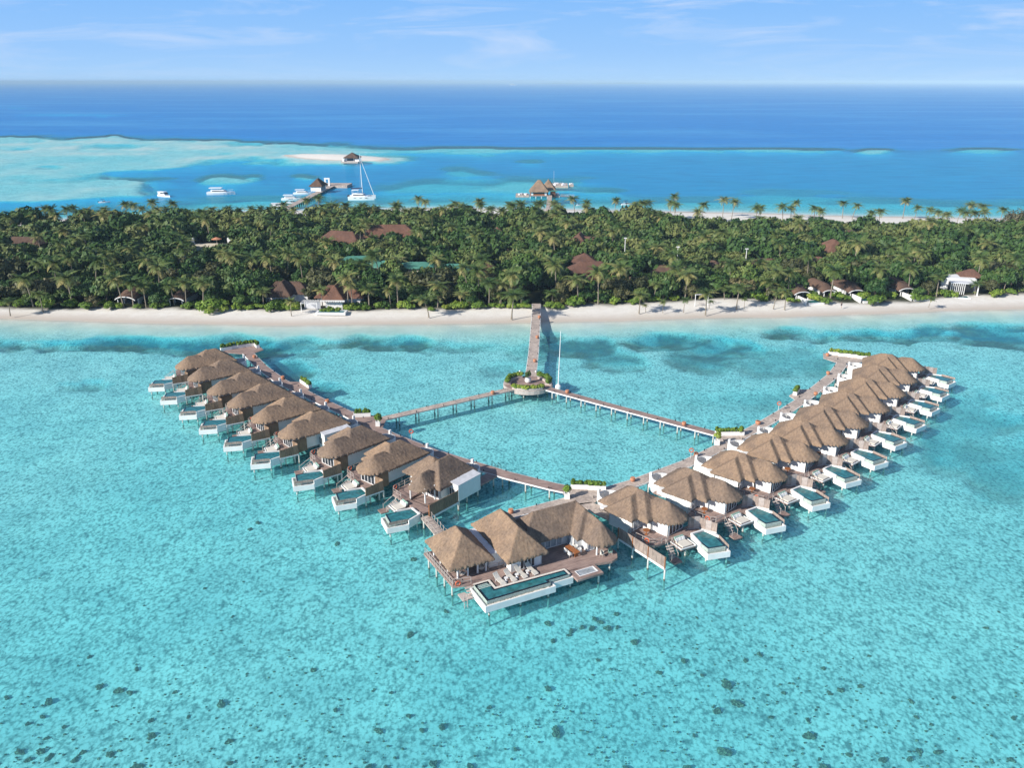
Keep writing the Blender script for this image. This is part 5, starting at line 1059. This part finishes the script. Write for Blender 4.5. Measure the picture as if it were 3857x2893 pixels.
CO = [(q8(*p), r, lab) for p, r, lab in [((187, 440), 1.1, 'dark rounded coral head just left of the coral cluster'), ((330, 455), .9, 'c'), ((385, 420), .8, 'c'), ((410, 432), .9, 'c'), ((368, 462), 1.1, 'c'), ((440, 460), 1.1, 'c'), ((285, 472), 1.0, 'c'), ((480, 455), .7, 'c'), ((476, 400), .8, 'c'), ((275, 488), .7, 'c'), ((205, 515), .8, 'small coral head below the cluster in front of the big villa'), ((555, 517), 1.2, 'tan coral head with dark shadow right of the coral cluster'), ((765, 598), .9, 'd'), ((1090, 572), .9, 'd'), ((1028, 598), .8, 'd'), ((660, 648), .9, 'd'), ((845, 660), .6, 'd'), ((945, 698), 1.5, 'long pale-edged coral head right of centre'), ((993, 780), 1.4, 'large greenish coral head, upper of two in the bottom centre'), ((908, 813), 1.0, 'brown coral head just below a large greenish one'), ((188, 717), 1.1, 'd'), ((218, 898), 1.6, 'broad dark coral clump at the bottom centre'), ((945, 990), 1.7, 'largest dark coral clump at the bottom edge, right of centre'), ((780, 1055), 1.0, 'd'), ((1300, 918), 1.3, 'd'), ((1295, 850), .7, 'd'), ((1432, 725), .9, 'e'), ((1385, 735), .7, 'e'), ((1515, 705), .9, 'e'), ((1360, 632), .8, 'e'), ((1555, 580), .7, 'e'), ((2052, 462), .9, 'lone near-black coral head at far right'), ((2105, 392), .6, 'e'), ((1735, 770), 1.0, 'e'), ((1912, 755), .7, 'e'), ((1770, 985), .9, 'e'), ((1730, 1015), 1.0, 'e'), ((1850, 985), .9, 'e'), ((1615, 1018), .9, 'e'), ((1470, 998), .8, 'e'), ((1360, 1050), 1.3, 'pale flat coral mound at the bottom edge'), ((2163, 1018), .8, 'e'), ((1757, 838), .6, 'e'), ((1137, 837), .6, 'd'), ((400, 595), .7, 'd'), ((808, 914), .5, 'd'), ((1820, 868), .6, 'e'), ((2170, 840), .7, 'e'), ((520, 1055), .8, 'd'), ((1190, 735), .6, 'd')]]
CO += [(q7(*p), r, lab) for p, r, lab in [((1810, 175), 1.2, 'dark coral head beside the pavilion deck of the big villa'), ((1480, 105), 1.2, 'a'), ((1130, 15), 1.2, 'a'), ((1095, 42), .9, 'a'), ((1955, 400), .8, 'a'), ((1800, 505), 1.2, 'a'), ((895, 300), .6, 'a'), ((390, 598), .8, 'b'), ((595, 655), .8, 'b'), ((435, 727), 1.1, 'b'), ((520, 747), 1.1, 'b'), ((565, 757), .9, 'b'), ((210, 795), 1.2, 'b'), ((25, 777), .8, 'b'), ((970, 803), 1.6, 'pale round sandy coral mound at the bottom left of centre'), ((660, 945), 1.1, 'olive coral head with dark shadow at the bottom left'), ((1003, 970), 1.0, 'b'), ((85, 1015), 1.1, 'b'), ((172, 1015), 1.0, 'b'), ((215, 1038), 1.0, 'b'), ((330, 1048), .9, 'b'), ((480, 1028), .9, 'b'), ((360, 1017), .8, 'b'), ((120, 1052), .8, 'b'), ((660, 877), .8, 'b'), ((822, 862), .7, 'b'), ((185, 862), .7, 'b'), ((120, 890), .7, 'b'), ((595, 1085), 1.3, 'b'), ((765, 755), .7, 'a'), ((1370, 658), .8, 'f'), ((1660, 920), 1.1, 'f'), ((1935, 908), 1.0, 'f'), ((1900, 1068), 1.1, 'f'), ((1610, 1088), 1.2, 'f'), ((1790, 858), .7, 'f'), ((1470, 830), .6, 'f'), ((1690, 1085), .8, 'f'), ((1010, 1065), .8, 'f'), ((2060, 1080), .9, 'f'), ((1850, 920), .7, 'f'), ((2145, 820), .6, 'f'), ((1715, 755), .6, 'f'), ((200, 955), .6, 'b'), ((275, 905), .6, 'b'), ((1945, 95), .0, '')] if r]
CO += [((u, v), r, 'g') for u, v, r in [(2740, 2110, 1.0), (2655, 2065, 1.0), (2590, 2075, 1.2), (2560, 2085, .8), (2835, 2065, 1.1), (2630, 2060, .8)]]
CG = {'c': ('small brown coral head in the cluster on the sand in front of the big villa', 'corals of the cluster'), 'd': ('scattered brown coral head on the sand in the bottom centre', 'scattered corals, bottom centre'), 'e': ('scattered coral head in the pale water at bottom right', 'scattered corals, bottom right'), 'a': ('faint dark coral patch left of the big villa', 'corals left of the big villa'), 'b': ('scattered dark coral head in the bottom left corner area', 'scattered corals, bottom left'), 'f': ('small dark coral head along the bottom edge left of centre', 'corals along the bottom edge'), 'g': ('greenish coral patch in the shade under the first villas of the right arm', 'corals under the right arm villas')}
for i, ((u, v), r, lab) in enumerate(CO):
    X, Y = at(u, v, -1.0); o = link('coral_head', CM[i % 6], None, (X, Y, -1.42)); o.rotation_euler = (0, 0, rng.uniform(0, 6)); o.scale = (r * rng.uniform(.42, .62), r * rng.uniform(.36, .5), r * .5)
    tag(o, CG[lab][0] if lab in CG else lab, 'coral', CG[lab][1] if lab in CG else 'coral heads')
# loose rubble, nobody could count it
g = np.random.default_rng(3); n = 1700; U = g.uniform(-60, 2280, n); V = 1180 + 560 * g.random(n) ** .62; X, Y = atv(U, V, -1.2); den = fbm(X, Y, 16, 77); k = (den + .42 * (V - 1180) / 500 > .72) | (g.random(n) < .05); X, Y = X[k], Y[k]; n = len(X)
ico = np.array([(0, 0, 1), (.89, 0, .45), (.28, .85, .45), (-.72, .53, .45), (-.72, -.53, .45), (.28, -.85, .45), (.9, .2, -.4), (.1, .95, -.4), (-.85, .4, -.4), (-.6, -.7, -.4), (.5, -.8, -.4)]); tri = np.array([(0, 1, 2), (0, 2, 3), (0, 3, 4), (0, 4, 5), (0, 5, 1), (1, 6, 2), (2, 6, 7), (2, 7, 3), (3, 7, 8), (3, 8, 4), (4, 8, 9), (4, 9, 5), (5, 9, 10), (5, 10, 1), (1, 10, 6)])
s = g.uniform(.06, .2, n); Vv = ico[None] * (s[:, None, None] * g.uniform(.6, 1.3, (n, 11, 3))) * np.array([1, .8, .6]) + np.stack([X, Y, np.full(n, -1.42)], -1)[:, None]
tag(link('coral_rubble', npmesh('coral_rubble', Vv.reshape(-1, 3), (tri[None] + np.arange(n)[:, None, None] * 11).reshape(-1, 3), 'coral')), kind='stuff')
# ------------------------------------------------------------------ vegetation
def palm_crown(seed, nf=21, L=3.7, old=.25):
    g = np.random.default_rng(seed); V = []; Q = []; T = []
    for k in range(nf):
        az = k * 2.39996 + g.uniform(-.25, .25); lift = 1.25 - 2.0 * (k / nf) ** 1.05 + g.uniform(-.15, .15); l = L * g.uniform(.8, 1.12) * (.72 if k < 3 else 1); n = 9
        p = np.array([0., 0., .0]); ang = lift; droop = g.uniform(.09, .17); hd = np.array([math.cos(az), math.sin(az), 0]); sd = np.array([-math.sin(az), math.cos(az), 0]); tone = np.clip(.12 + .42 * (k / nf) + g.normal() * .1 + (.35 if g.random() < old * (k / nf) else 0), 0, 1)
        pts = [p.copy()]
        for i in range(n):
            p = p + (hd * math.cos(ang) + np.array([0, 0, math.sin(ang)])) * l / n; ang -= droop; pts.append(p.copy())
        for i in range(n):
            t = (i + .5) / n; w = .92 * math.sin(PI * min(1, .14 + .86 * t) ** .8) * (1.05 - .45 * t) + .05; a, b = pts[i], pts[i + 1]; d = (b - a)
            for sg in (-1, 1):
                for m_ in (0., .5):
                    a_ = a + d * m_; b_ = a + d * (m_ + .36); tip = d * (.9 + .5 * g.random()) + sd * sg * w * g.uniform(.8, 1.1) - np.array([0, 0, w * g.uniform(.3, .7)])
                    o = len(V); V += [a_, b_, b_ + tip * .95, a_ + tip]; Q.append((o, o + 1, o + 2, o + 3)); T += [tone + g.normal() * .05] * 4
    return np.array(V), np.array(Q), np.clip(T, 0, 1)
def palm_proto(seed):
    g = random.Random(seed); h = 9.0; b = MB(); n = 7; lean = g.uniform(.2, 1.3); az = g.uniform(0, 6.28); pts = []
    for i in range(n + 1): s = i / n; pts.append((math.cos(az) * lean * s ** 1.6, math.sin(az) * lean * s ** 1.6, h * s))
    pts[0] = (0, 0, -.8)
    for i in range(n): b.tube(pts[i], pts[i + 1], .17 - .07 * i / n + (.06 if i == 0 else 0), .17 - .07 * (i + 1) / n, 6)
    t = empty('coconut_palm', (0, 0, 0), 0, 'x', 'palm tree', 'x'); b.build('trunk', 'trunk', t)
    V, Q, T = palm_crown(seed, 17 + seed % 5, 3.5 + .14 * (seed % 4), .2 + .1 * (seed % 3)); me = npmesh('crown', V, Q, 'frond', T); link('crown', me, t, pts[-1])
    k = MB()
    for i in range(5): a = i * 1.3; k.box((pts[-1][0] + .25 * math.cos(a), pts[-1][1] + .25 * math.sin(a), h - .25), (.24, .24, .3), a)
    k.build('coconuts', 'frond', t).name = 'coconut_bunch'
    return t
PP = [palm_proto(i) for i in range(7)]; PUSED = [False] * 7
def crown_lobes(g, r, h, z, n=10):
    L = [(0, 0, z + h * .45, r * .62, h * .5)]
    for i in range(n):
        a = i * 2.4 + g.uniform(-.4, .4); q = r * g.uniform(.35, .78); zz = z + h * (.2 + .55 * g.random() * (1 - .4 * q / r)); L.append((q * math.cos(a), q * math.sin(a), zz, r * g.uniform(.24, .40), h * g.uniform(.2, .36)))
    return L
def tree_proto(seed, r=3.6, h=4.4, z=2.4, n=1300, size=.36, m='leaf'):
    g = np.random.default_rng(100 + seed); t = empty('broadleaf_tree', (0, 0, 0), 0, 'x', 'tree', 'x'); b = MB(); b.tube((0, 0, -.6), (.1, .1, z + .3), .26, .18, 7)
    L = crown_lobes(g, r, h, z)
    for l in L[1:7]: b.tube((.1, .1, z), (l[0] * .85, l[1] * .85, l[2]), .13, .05, 5)
    b.build('trunk', 'bark', t); V, q, T = leafcloud(L, n, size, 200 + seed); link('crown', npmesh('crown', V, q, m, T), t); return t
TPR = [tree_proto(i, 3.5 + .25 * (i % 4), 3.6 + .3 * (i % 3), 1.3 + .3 * (i % 2), size=.34 + .03 * (i % 3), m='olive' if i in (2, 6) else 'lightleaf' if i in (1, 5) else 'leaf') for i in range(8)]; TUSED = [False] * 8
def bush_proto(seed):
    g = np.random.default_rng(300 + seed); V, q, T = leafcloud(crown_lobes(g, 2.2, 2.3, -.1, 9), 1100, .22, 300 + seed); o = link('shrub', npmesh('shrub', V, q, 'bush', T)); return tag(o, 'x', 'shrub', 'x')
BPR = [bush_proto(i) for i in range(5)]; BUSED = [False] * 5
def lateral(X, Y):
    u = proj(X, Y, 4)[0] / PX
    return 0 if u < 330 else 1 if u < 680 else 2 if u < 1130 else 3 if u < 1520 else 4 if u < 1880 else 5
LAT = ['at the far left', 'in the left part', 'left of the jetty', 'just right of the jetty', 'in the right part', 'at the far right']
def band(Y): return 0 if Y < 262 else 1 if Y < 345 else 2
BND = ['in the front rows by the lagoon', 'in the middle of the forest', 'along the far shore']
def lab(kind, X, Y): i, j = lateral(X, Y), band(Y); return f'{kind} {BND[j]}, {LAT[i]}', f'{kind} {BND[j]} {LAT[i]}'
tree_pos = []
def blocked(X, Y, top, r, bottom=0.0):
    u, v = proj(X, Y, top); ub, vb = proj(X, Y, bottom); w = r / (math.hypot(Y, H)) * F
    for x0, y0, x1, y1, Yk in HL:
        if Y < Yk + 4 and u + w > x0 and u - w < x1 and v < y1 and vb > y0 and Y > Yk - 75: return True
        if abs(Y - Yk) < 9 and u > x0 - 12 and u < x1 + 12 and Y > Yk - 4: return True
    return False
def yback(X): return float(np.interp(X, BEX, BEY))
def yfront(X): return float(np.interp(X, FEX, FEY))
npalm = 0
def put_palm(X, Y, h, seed=None):
    global npalm
    i = rng.integers(0, 7) if seed is None else seed; s = h / 9.0; l, gr = lab('coconut palm', X, Y)
    o = place(PP[i], (X, Y, 1.0), rng.uniform(0, 6.28), l, PUSED[i], gr); PUSED[i] = True; k = rng.uniform(.8, 1.18); o.rotation_euler = (rng.uniform(-.07, .07), rng.uniform(-.07, .07), rng.uniform(0, 6.28))
    q_ = max(.45, min(1.0, (h / 7.5) ** .7)); o.scale = (q_ * k * 1.14, q_ * k * 1.14, s); npalm += 1; tree_pos.append((X, Y, 2.2))
def palms_at(s, pts, h):
    for p in pts:
        hh = p[2] if len(p) > 2 else h * rng.uniform(.92, 1.08); u, v = s(p[0], p[1]); X, Y = at(u, v, hh + .9)
        while len(p) == 2 and Y < yfront(X) + 1.5 and hh > 4: hh -= .3; X, Y = at(u, v, hh + .9)
        while Y > np.interp(X, YBX, YBY) - 6 and hh < 15: hh += .5; X, Y = at(u, v, hh + .9)
        put_palm(X, Y, hh)
palms_at(s1, [(365, 190), (545, 190), (600, 180), (735, 200), (865, 190), (1040, 150), (1145, 155), (1265, 130), (1450, 145), (1320, 200), (1925, 190), (1800, 190), (90, 265), (500, 240), (400, 240), (1600, 260), (1650, 270), (1400, 250), (180, 250), (270, 240), (640, 230), (800, 240), (930, 230), (1190, 190), (1370, 195), (1560, 215), (1700, 215), (1860, 215), (1990, 205), (2090, 195), (2170, 190)], 8.2)
palms_at(s2, [(335, 120), (435, 95), (800, 160), (1100, 150), (1280, 105), (1325, 130), (1590, 150), (1790, 130), (1800, 160), (2050, 160), (2110, 150), (600, 160), (665, 160), (530, 160), (470, 200), (1070, 170), (1540, 170), (1630, 170), (1450, 190), (1230, 200), (720, 200), (560, 230), (60, 190), (150, 150), (230, 200), (500, 170), (870, 190), (930, 190), (1160, 210), (1330, 200), (1700, 200), (1900, 190), (1970, 200), (760, 190)], 8.2)
palms_at(s3, [(590, 215), (675, 250), (920, 230), (1150, 250), (1190, 250), (1430, 195), (1420, 265), (1380, 250), (1655, 265), (1830, 225), (1905, 240), (2110, 290), (45, 270), (120, 260), (300, 250), (450, 290), (415, 255), (680, 290), (260, 270)], 8.2)
palms_at(s4, [(215, 165), (310, 140), (280, 180), (475, 185), (515, 205), (715, 140), (795, 160), (935, 225), (1018, 210), (1225, 120), (1315, 180), (1425, 190), (1510, 220), (1600, 240), (1670, 200), (1755, 150), (1845, 165), (1895, 210), (2030, 195), (1820, 225), (1740, 225), (10, 180), (45, 270), (340, 270)], 7.5)
palms_at(s1, [(230, 770), (300, 640), (430, 640), (990, 770), (1080, 790), (1190, 830), (1215, 620), (1090, 530), (570, 600), (830, 580), (1525, 810), (1670, 800), (2185, 880), (560, 760), (330, 900, 5), (60, 960, 4), (1430, 830, 6), (1540, 520), (1840, 560), (1400, 410), (760, 620), (480, 470), (310, 420), (620, 430), (940, 560), (1920, 580), (2080, 590)], 9.2)
palms_at(s2, [(465, 870), (710, 820), (290, 520), (440, 570), (565, 620), (670, 760), (855, 850), (1035, 860), (1095, 780), (1430, 830), (1355, 940, 5), (1620, 890), (1690, 680), (1775, 700), (1860, 790), (1960, 900), (1950, 800), (2130, 890), (820, 640), (1060, 610), (945, 550), (780, 350), (975, 230), (890, 440), (530, 470), (1415, 600), (820, 680), (100, 560), (40, 600), (205, 960, 4)], 9.2)
palms_at(s3, [(150, 1000), (400, 990), (620, 880), (250, 740), (390, 740), (790, 820), (430, 530), (1250, 930), (1090, 670), (1380, 680), (1690, 530), (1840, 960), (1950, 960, 6), (2190, 900), (2020, 760), (1520, 840), (1690, 1000, 6), (1325, 1078, 3), (1500, 1060, 3.5), (2005, 1055, 2.5), (1710, 1075, 2), (1130, 1020, 5), (1900, 750), (1430, 800), (960, 790), (30, 840), (60, 1000, 7), (1180, 1105, 2)], 9.2)
palms_at(s4, [(200, 480), (75, 800), (270, 720), (190, 830), (140, 890, 4.5), (235, 880, 5), (630, 700), (820, 470), (955, 470), (1075, 510), (1210, 570), (1320, 510), (1510, 760), (1280, 680), (1945, 470), (2030, 530), (2160, 600), (2060, 790), (1820, 810), (1860, 600), (1000, 690), (100, 700), (40, 640), (1430, 940, 2.5)], 9.2)
# random fill: first palms, then broadleaf trees nearest first; the rest of the wood is one mass
def samples(n):
    out = []
    while len(out) < n:
        Y = rng.uniform(218, 425); X = rng.uniform(-1, 1) * (Y * .66 + 25)
        if Y > yfront(X) + 1.5 and Y < yback(X) - 1.5: out.append((X, Y))
    return out
cell = {}
def near(X, Y, d):
    i, j = int(X // 6), int(Y // 6)
    for a in (-1, 0, 1):
        for b_ in (-1, 0, 1):
            for x, y in cell.get((i + a, j + b_), ()):
                if (x - X) ** 2 + (y - Y) ** 2 < d * d: return True
    return False
def addc(X, Y): cell.setdefault((int(X // 6), int(Y // 6)), []).append((X, Y))
for x, y, r in tree_pos: addc(x, y)
for X, Y in samples(1500):
    if npalm >= 295: break
    u = proj(X, Y, 8)[0] / PX
    if rng.random() > (1.0 if u < 650 else .75 if u < 1500 else .3): continue
    if near(X, Y, 4.2) or blocked(X, Y, 10, 2.5): continue
    put_palm(X, Y, rng.uniform(8, 10.5)); addc(X, Y)
jx = lambda Y: np.interp(Y, [165, 225, 240], [4, 7, 7.2])
shr = []
def put_shrub(X, Y, s, i=None):
    i = rng.integers(0, 5) if i is None else i; o = BPR[i] if not BUSED[i] else BPR[i].copy()
    if BUSED[i]: col.objects.link(o)
    BUSED[i] = True; u = proj(X, Y, 1)[0] / PX; l = 'bright green rounded shrub on the lagoon beach edge, ' + LAT[lateral(X, Y)]; big = s > 1.25
    if big: l = 'large ' + l
    o.location = (X, Y, .95); o.rotation_euler = (0, 0, rng.uniform(0, 6)); o.scale = (s * rng.uniform(.9, 1.2), s * .85, s * rng.uniform(.75, .95)); o['label'] = l; o['group'] = l
for s, pts in [(s1, [(40, 990, .9), (180, 985, 1.3), (390, 1000, 1.35), (590, 990, 1.2), (715, 1010, 1.15), (910, 1010, 1.1), (860, 980, 1.1), (1145, 1020, .75), (1290, 1015, .9), (1370, 1005, .9), (1570, 1005, 1.1), (1770, 1010, 1.8), (1720, 990, 1.4), (1990, 1010, 1.2), (2090, 1025, .9), (2170, 1020, .8), (990, 1010, .9)]), (s2, [(60, 1015, 1.4), (250, 1012, 1.25), (110, 990, 1.2), (690, 1010, 1.2), (150, 1020, 1.1), (240, 1030, .9), (540, 1050, .8), (500, 1055, .7), (600, 1050, .7), (700, 1035, .8), (760, 1030, .8), (840, 1030, .8), (1165, 1000, 1.4), (1510, 1030, .7), (1590, 1010, 1.1), (1640, 1005, 1.2), (1770, 1000, 1.35), (950, 1010, 1.0), (1380, 1045, .6), (1020, 1035, .5), (1890, 1010, .8), (1960, 1015, .8), (2060, 1005, .8), (2150, 1010, .8)]), (s3, [(170, 1125, .9), (60, 1125, .9), (380, 1120, 1.0), (450, 1120, 1.0), (600, 1080, 1.7), (540, 1090, 1.3), (780, 1060, 1.3), (910, 1070, 1.3), (1085, 1080, 1.1), (1245, 1070, 1.0), (1410, 1060, 1.0), (1750, 980, 1.1), (2060, 1020, 1.4), (2150, 1040, 1.1), (1000, 1095, .4), (880, 1100, .5), (2000, 1000, 1.2)]), (s4, [(20, 945, 1.1), (270, 965, .8), (320, 975, .6), (470, 945, 1.2), (560, 975, .9), (430, 920, 1.1), (690, 935, 1.0), (640, 915, 1.0), (740, 950, .7), (870, 920, 1.3), (980, 955, 1.5), (1090, 920, 1.2), (1040, 900, 1.2), (1310, 935, 1.2), (1390, 945, .9), (1490, 900, 1.1), (1560, 910, 1.1), (1620, 920, .9), (1985, 905, 1.2), (2100, 890, 1.0), (2180, 880, .8), (1810, 912, .4), (1240, 780, 1.7), (860, 800, 1.8), (1030, 800, 1.5), (640, 820, 1.2), (1930, 800, 1.6), (340, 960, .5)])]:
    for a in pts:
        X, Y = at(*s(a[0], a[1]), 1.2 * a[2])
        put_shrub(X, Y, a[2])
ntree = 0; rest = []
cand = sorted(samples(6000), key=lambda p: p[1]); trees = []
for X, Y in cand:
    r = rng.choice([rng.uniform(.7, 1.0), rng.uniform(1.0, 1.4), rng.uniform(1.3, 1.8)], p=[.35, .4, .25])
    if any((x - X) ** 2 + (y - Y) ** 2 < (3.0 * (r + q) * .62) ** 2 for x, y, q in trees[-260:]): continue
    if near(X, Y, 1.6) or abs(X - jx(Y)) < 4 and Y < 250: continue
    if blocked(X, Y, 1.0 + 6.2 * r, 3.6 * r): continue
    if Y < yfront(X) + 4 and r > .85: r = rng.uniform(.55, .8)
    trees.append((X, Y, r))
for X, Y, r in trees:
    u, v = proj(X, Y, 4)
    if ntree < 298 and -60 < u < 3920:
        i = rng.integers(0, 8); l, gr = lab('dense green broadleaf tree', X, Y)
        o = place(TPR[i], (X, Y, .9), rng.uniform(0, 6.28), l, TUSED[i], gr); TUSED[i] = True; o.scale = (r * rng.uniform(.9, 1.1), r * rng.uniform(.9, 1.1), r * rng.uniform(.95, 1.4)); ntree += 1
    else: rest.append((X, Y, r))
Vs, Qs, Ts = [], [], []; off = 0
base = [leafcloud(crown_lobes(np.random.default_rng(500 + i), 3.8, 4.0, 1.3), 620, .5, 520 + i) for i in range(6)]
for X, Y, r in rest:
    V, q, T = base[rng.integers(0, 6)]; a = rng.uniform(0, 6.28); c, s_ = math.cos(a), math.sin(a); V2 = V @ np.array([[c, s_, 0], [-s_, c, 0], [0, 0, 1]]) * np.array([r * 1.05, r * 1.05, r * rng.uniform(.95, 1.4)]) + np.array([X, Y, .9])
    Vs.append(V2); Qs.append(q + off); Ts.append(np.clip(T + rng.normal() * .17, 0, 1)); off += len(V)
tag(link('woodland', npmesh('woodland', np.concatenate(Vs), np.concatenate(Qs), 'leaf', np.concatenate(Ts))), kind='stuff')
und = samples(5200); Vs, Qs, Ts = [], [], []; off = 0; ub = leafcloud(crown_lobes(np.random.default_rng(9), 1.6, 2.0, 0, 5), 60, .36, 9)
for X, Y in und:
    if blocked(X, Y, 2.6, 1.8): continue
    if abs(X - jx(Y)) < 2.4 and Y < 246: continue
    r = rng.uniform(.5, 1.25); V, q, T = ub; a = rng.uniform(0, 6.28); c, s_ = math.cos(a), math.sin(a); Vs.append(V @ np.array([[c, s_, 0], [-s_, c, 0], [0, 0, 1]]) * r + np.array([X, Y, .9])); Qs.append(q + off); Ts.append(np.clip(T + rng.normal() * .2 - .05, 0, 1)); off += len(V)
tag(link('undergrowth', npmesh('undergrowth', np.concatenate(Vs), np.concatenate(Qs), 'leaf', np.concatenate(Ts))), kind='stuff')
# big feathery tree at the right edge
X, Y = at(*s4(2150, 330), 7); t = tree_proto(55, 5.2, 11, 3, 2600, .3, 'casu'); t.location = (X, Y, .9); t.name = 'casuarina_tree'; tag(t, 'tall grey-brown feathery tree at the right edge by the far beach', 'tree', 'tall feathery trees')
# ------------------------------------------------------------------ sky, sun, air, camera
SUN_EL, SUN_AZ = R(29.5), math.atan2(-.57, -.82)           # direction towards the sun, behind the camera on its left
w = bpy.data.worlds.new('World'); sc.world = w; w.use_nodes = True; nt = w.node_tree; bg = nt.nodes['Background']
sky = nt.nodes.new('ShaderNodeTexSky'); sky.sky_type = 'NISHITA'; sky.sun_disc = False; sky.sun_elevation = SUN_EL
sky.sun_rotation = math.atan2(-.82, -.57); sky.altitude = 60; sky.air_density = 1.0; sky.dust_density = 0.25; sky.ozone_density = 4.0
tcw = nt.nodes.new('ShaderNodeTexCoord'); sx = nt.nodes.new('ShaderNodeSeparateXYZ'); nt.links.new(tcw.outputs['Generated'], sx.inputs[0])
mpw = nt.nodes.new('ShaderNodeMapping'); mpw.inputs['Scale'].default_value = (3.0, 3.0, 26); mpw.inputs['Location'].default_value = (1.3, .4, 2.1); nt.links.new(tcw.outputs['Generated'], mpw.inputs[0])
cl = noise(nt, mpw.outputs[0], 1.5, 7, .62, .9)
msk = ramp(nt, cl, [(.50, (0, 0, 0)), (.74, (1, 1, 1))]); hi = ramp(nt, sx.outputs[2], [(.0, (.15, .15, .15)), (.06, (.75, .75, .75))])
fac = math_(nt, 'MULTIPLY', math_(nt, 'MULTIPLY', msk, hi), .62)
K = 1 / .09; low = ramp(nt, sx.outputs[2], [(.0, (.335 * K, .53 * K, .77 * K)), (.03, (.26 * K, .465 * K, .77 * K)), (.10, (.17 * K, .39 * K, .76 * K)), (.35, (.06 * K, .18 * K, .46 * K))])
tint = mix(nt, ramp(nt, sx.outputs[2], [(.12, (0, 0, 0)), (.45, (1, 1, 1))]), low, sky.outputs[0])
nt.links.new(mix(nt, fac, tint, (7.6, 7.8, 8.6)), bg.inputs['Color']); bg.inputs['Strength'].default_value = .09
sun = bpy.data.lights.new('sun', 'SUN'); sun.energy = 5.0; sun.angle = R(.5); sun.color = (1.0, .95, .87); so = bpy.data.objects.new('sun', sun); col.objects.link(so)
dv = Vector((math.cos(SUN_AZ) * math.cos(SUN_EL), math.sin(SUN_AZ) * math.cos(SUN_EL), math.sin(SUN_EL))); so.rotation_euler = dv.to_track_quat('Z', 'Y').to_euler(); so.location = (-80, -80, 150)
if True:
    hz = MB(); hz.bx(-60000, 60000, -4000, 90000, -34, 75); o = hz.build('haze', 'white'); o.data.materials.clear(); m = bpy.data.materials.new('air'); m.use_nodes = True; nt = m.node_tree; nt.nodes.clear(); out = nt.nodes.new('ShaderNodeOutputMaterial'); v = nt.nodes.new('ShaderNodeVolumePrincipled'); v.inputs['Color'].default_value = (.56, .80, 1.0, 1); v.inputs['Density'].default_value = 9e-5; v.inputs['Anisotropy'].default_value = -0.22; nt.links.new(v.outputs[0], out.inputs['Volume']); o.data.materials.append(m); tag(o, kind='stuff')
cam = bpy.data.cameras.new('camera'); cam.sensor_width = 36; cam.lens = 36 * 1790 / 2212; cam.clip_start = .5; cam.clip_end = 300000; co = bpy.data.objects.new('camera', cam); col.objects.link(co); co.location = (0, 0, H); co.rotation_euler = (PI / 2 - TILT, 0, 0); sc.camera = co
sc.view_settings.view_transform = 'Standard'; sc.view_settings.look = 'None'; sc.view_settings.exposure = 0.36; sc.view_settings.gamma = 1
sc.cycles.transparent_max_bounces = 12; sc.cycles.max_bounces = 5; sc.cycles.diffuse_bounces = 2; sc.cycles.glossy_bounces = 2; sc.cycles.volume_bounces = 0; sc.cycles.use_denoising = True
# protos never placed are removed
for lst, usd in ((PP, PUSED), (TPR, TUSED), (BPR, BUSED)):
    for o, u in zip(lst, usd):
        if not u:
            for c in list(o.children): bpy.data.objects.remove(c)
            bpy.data.objects.remove(o)
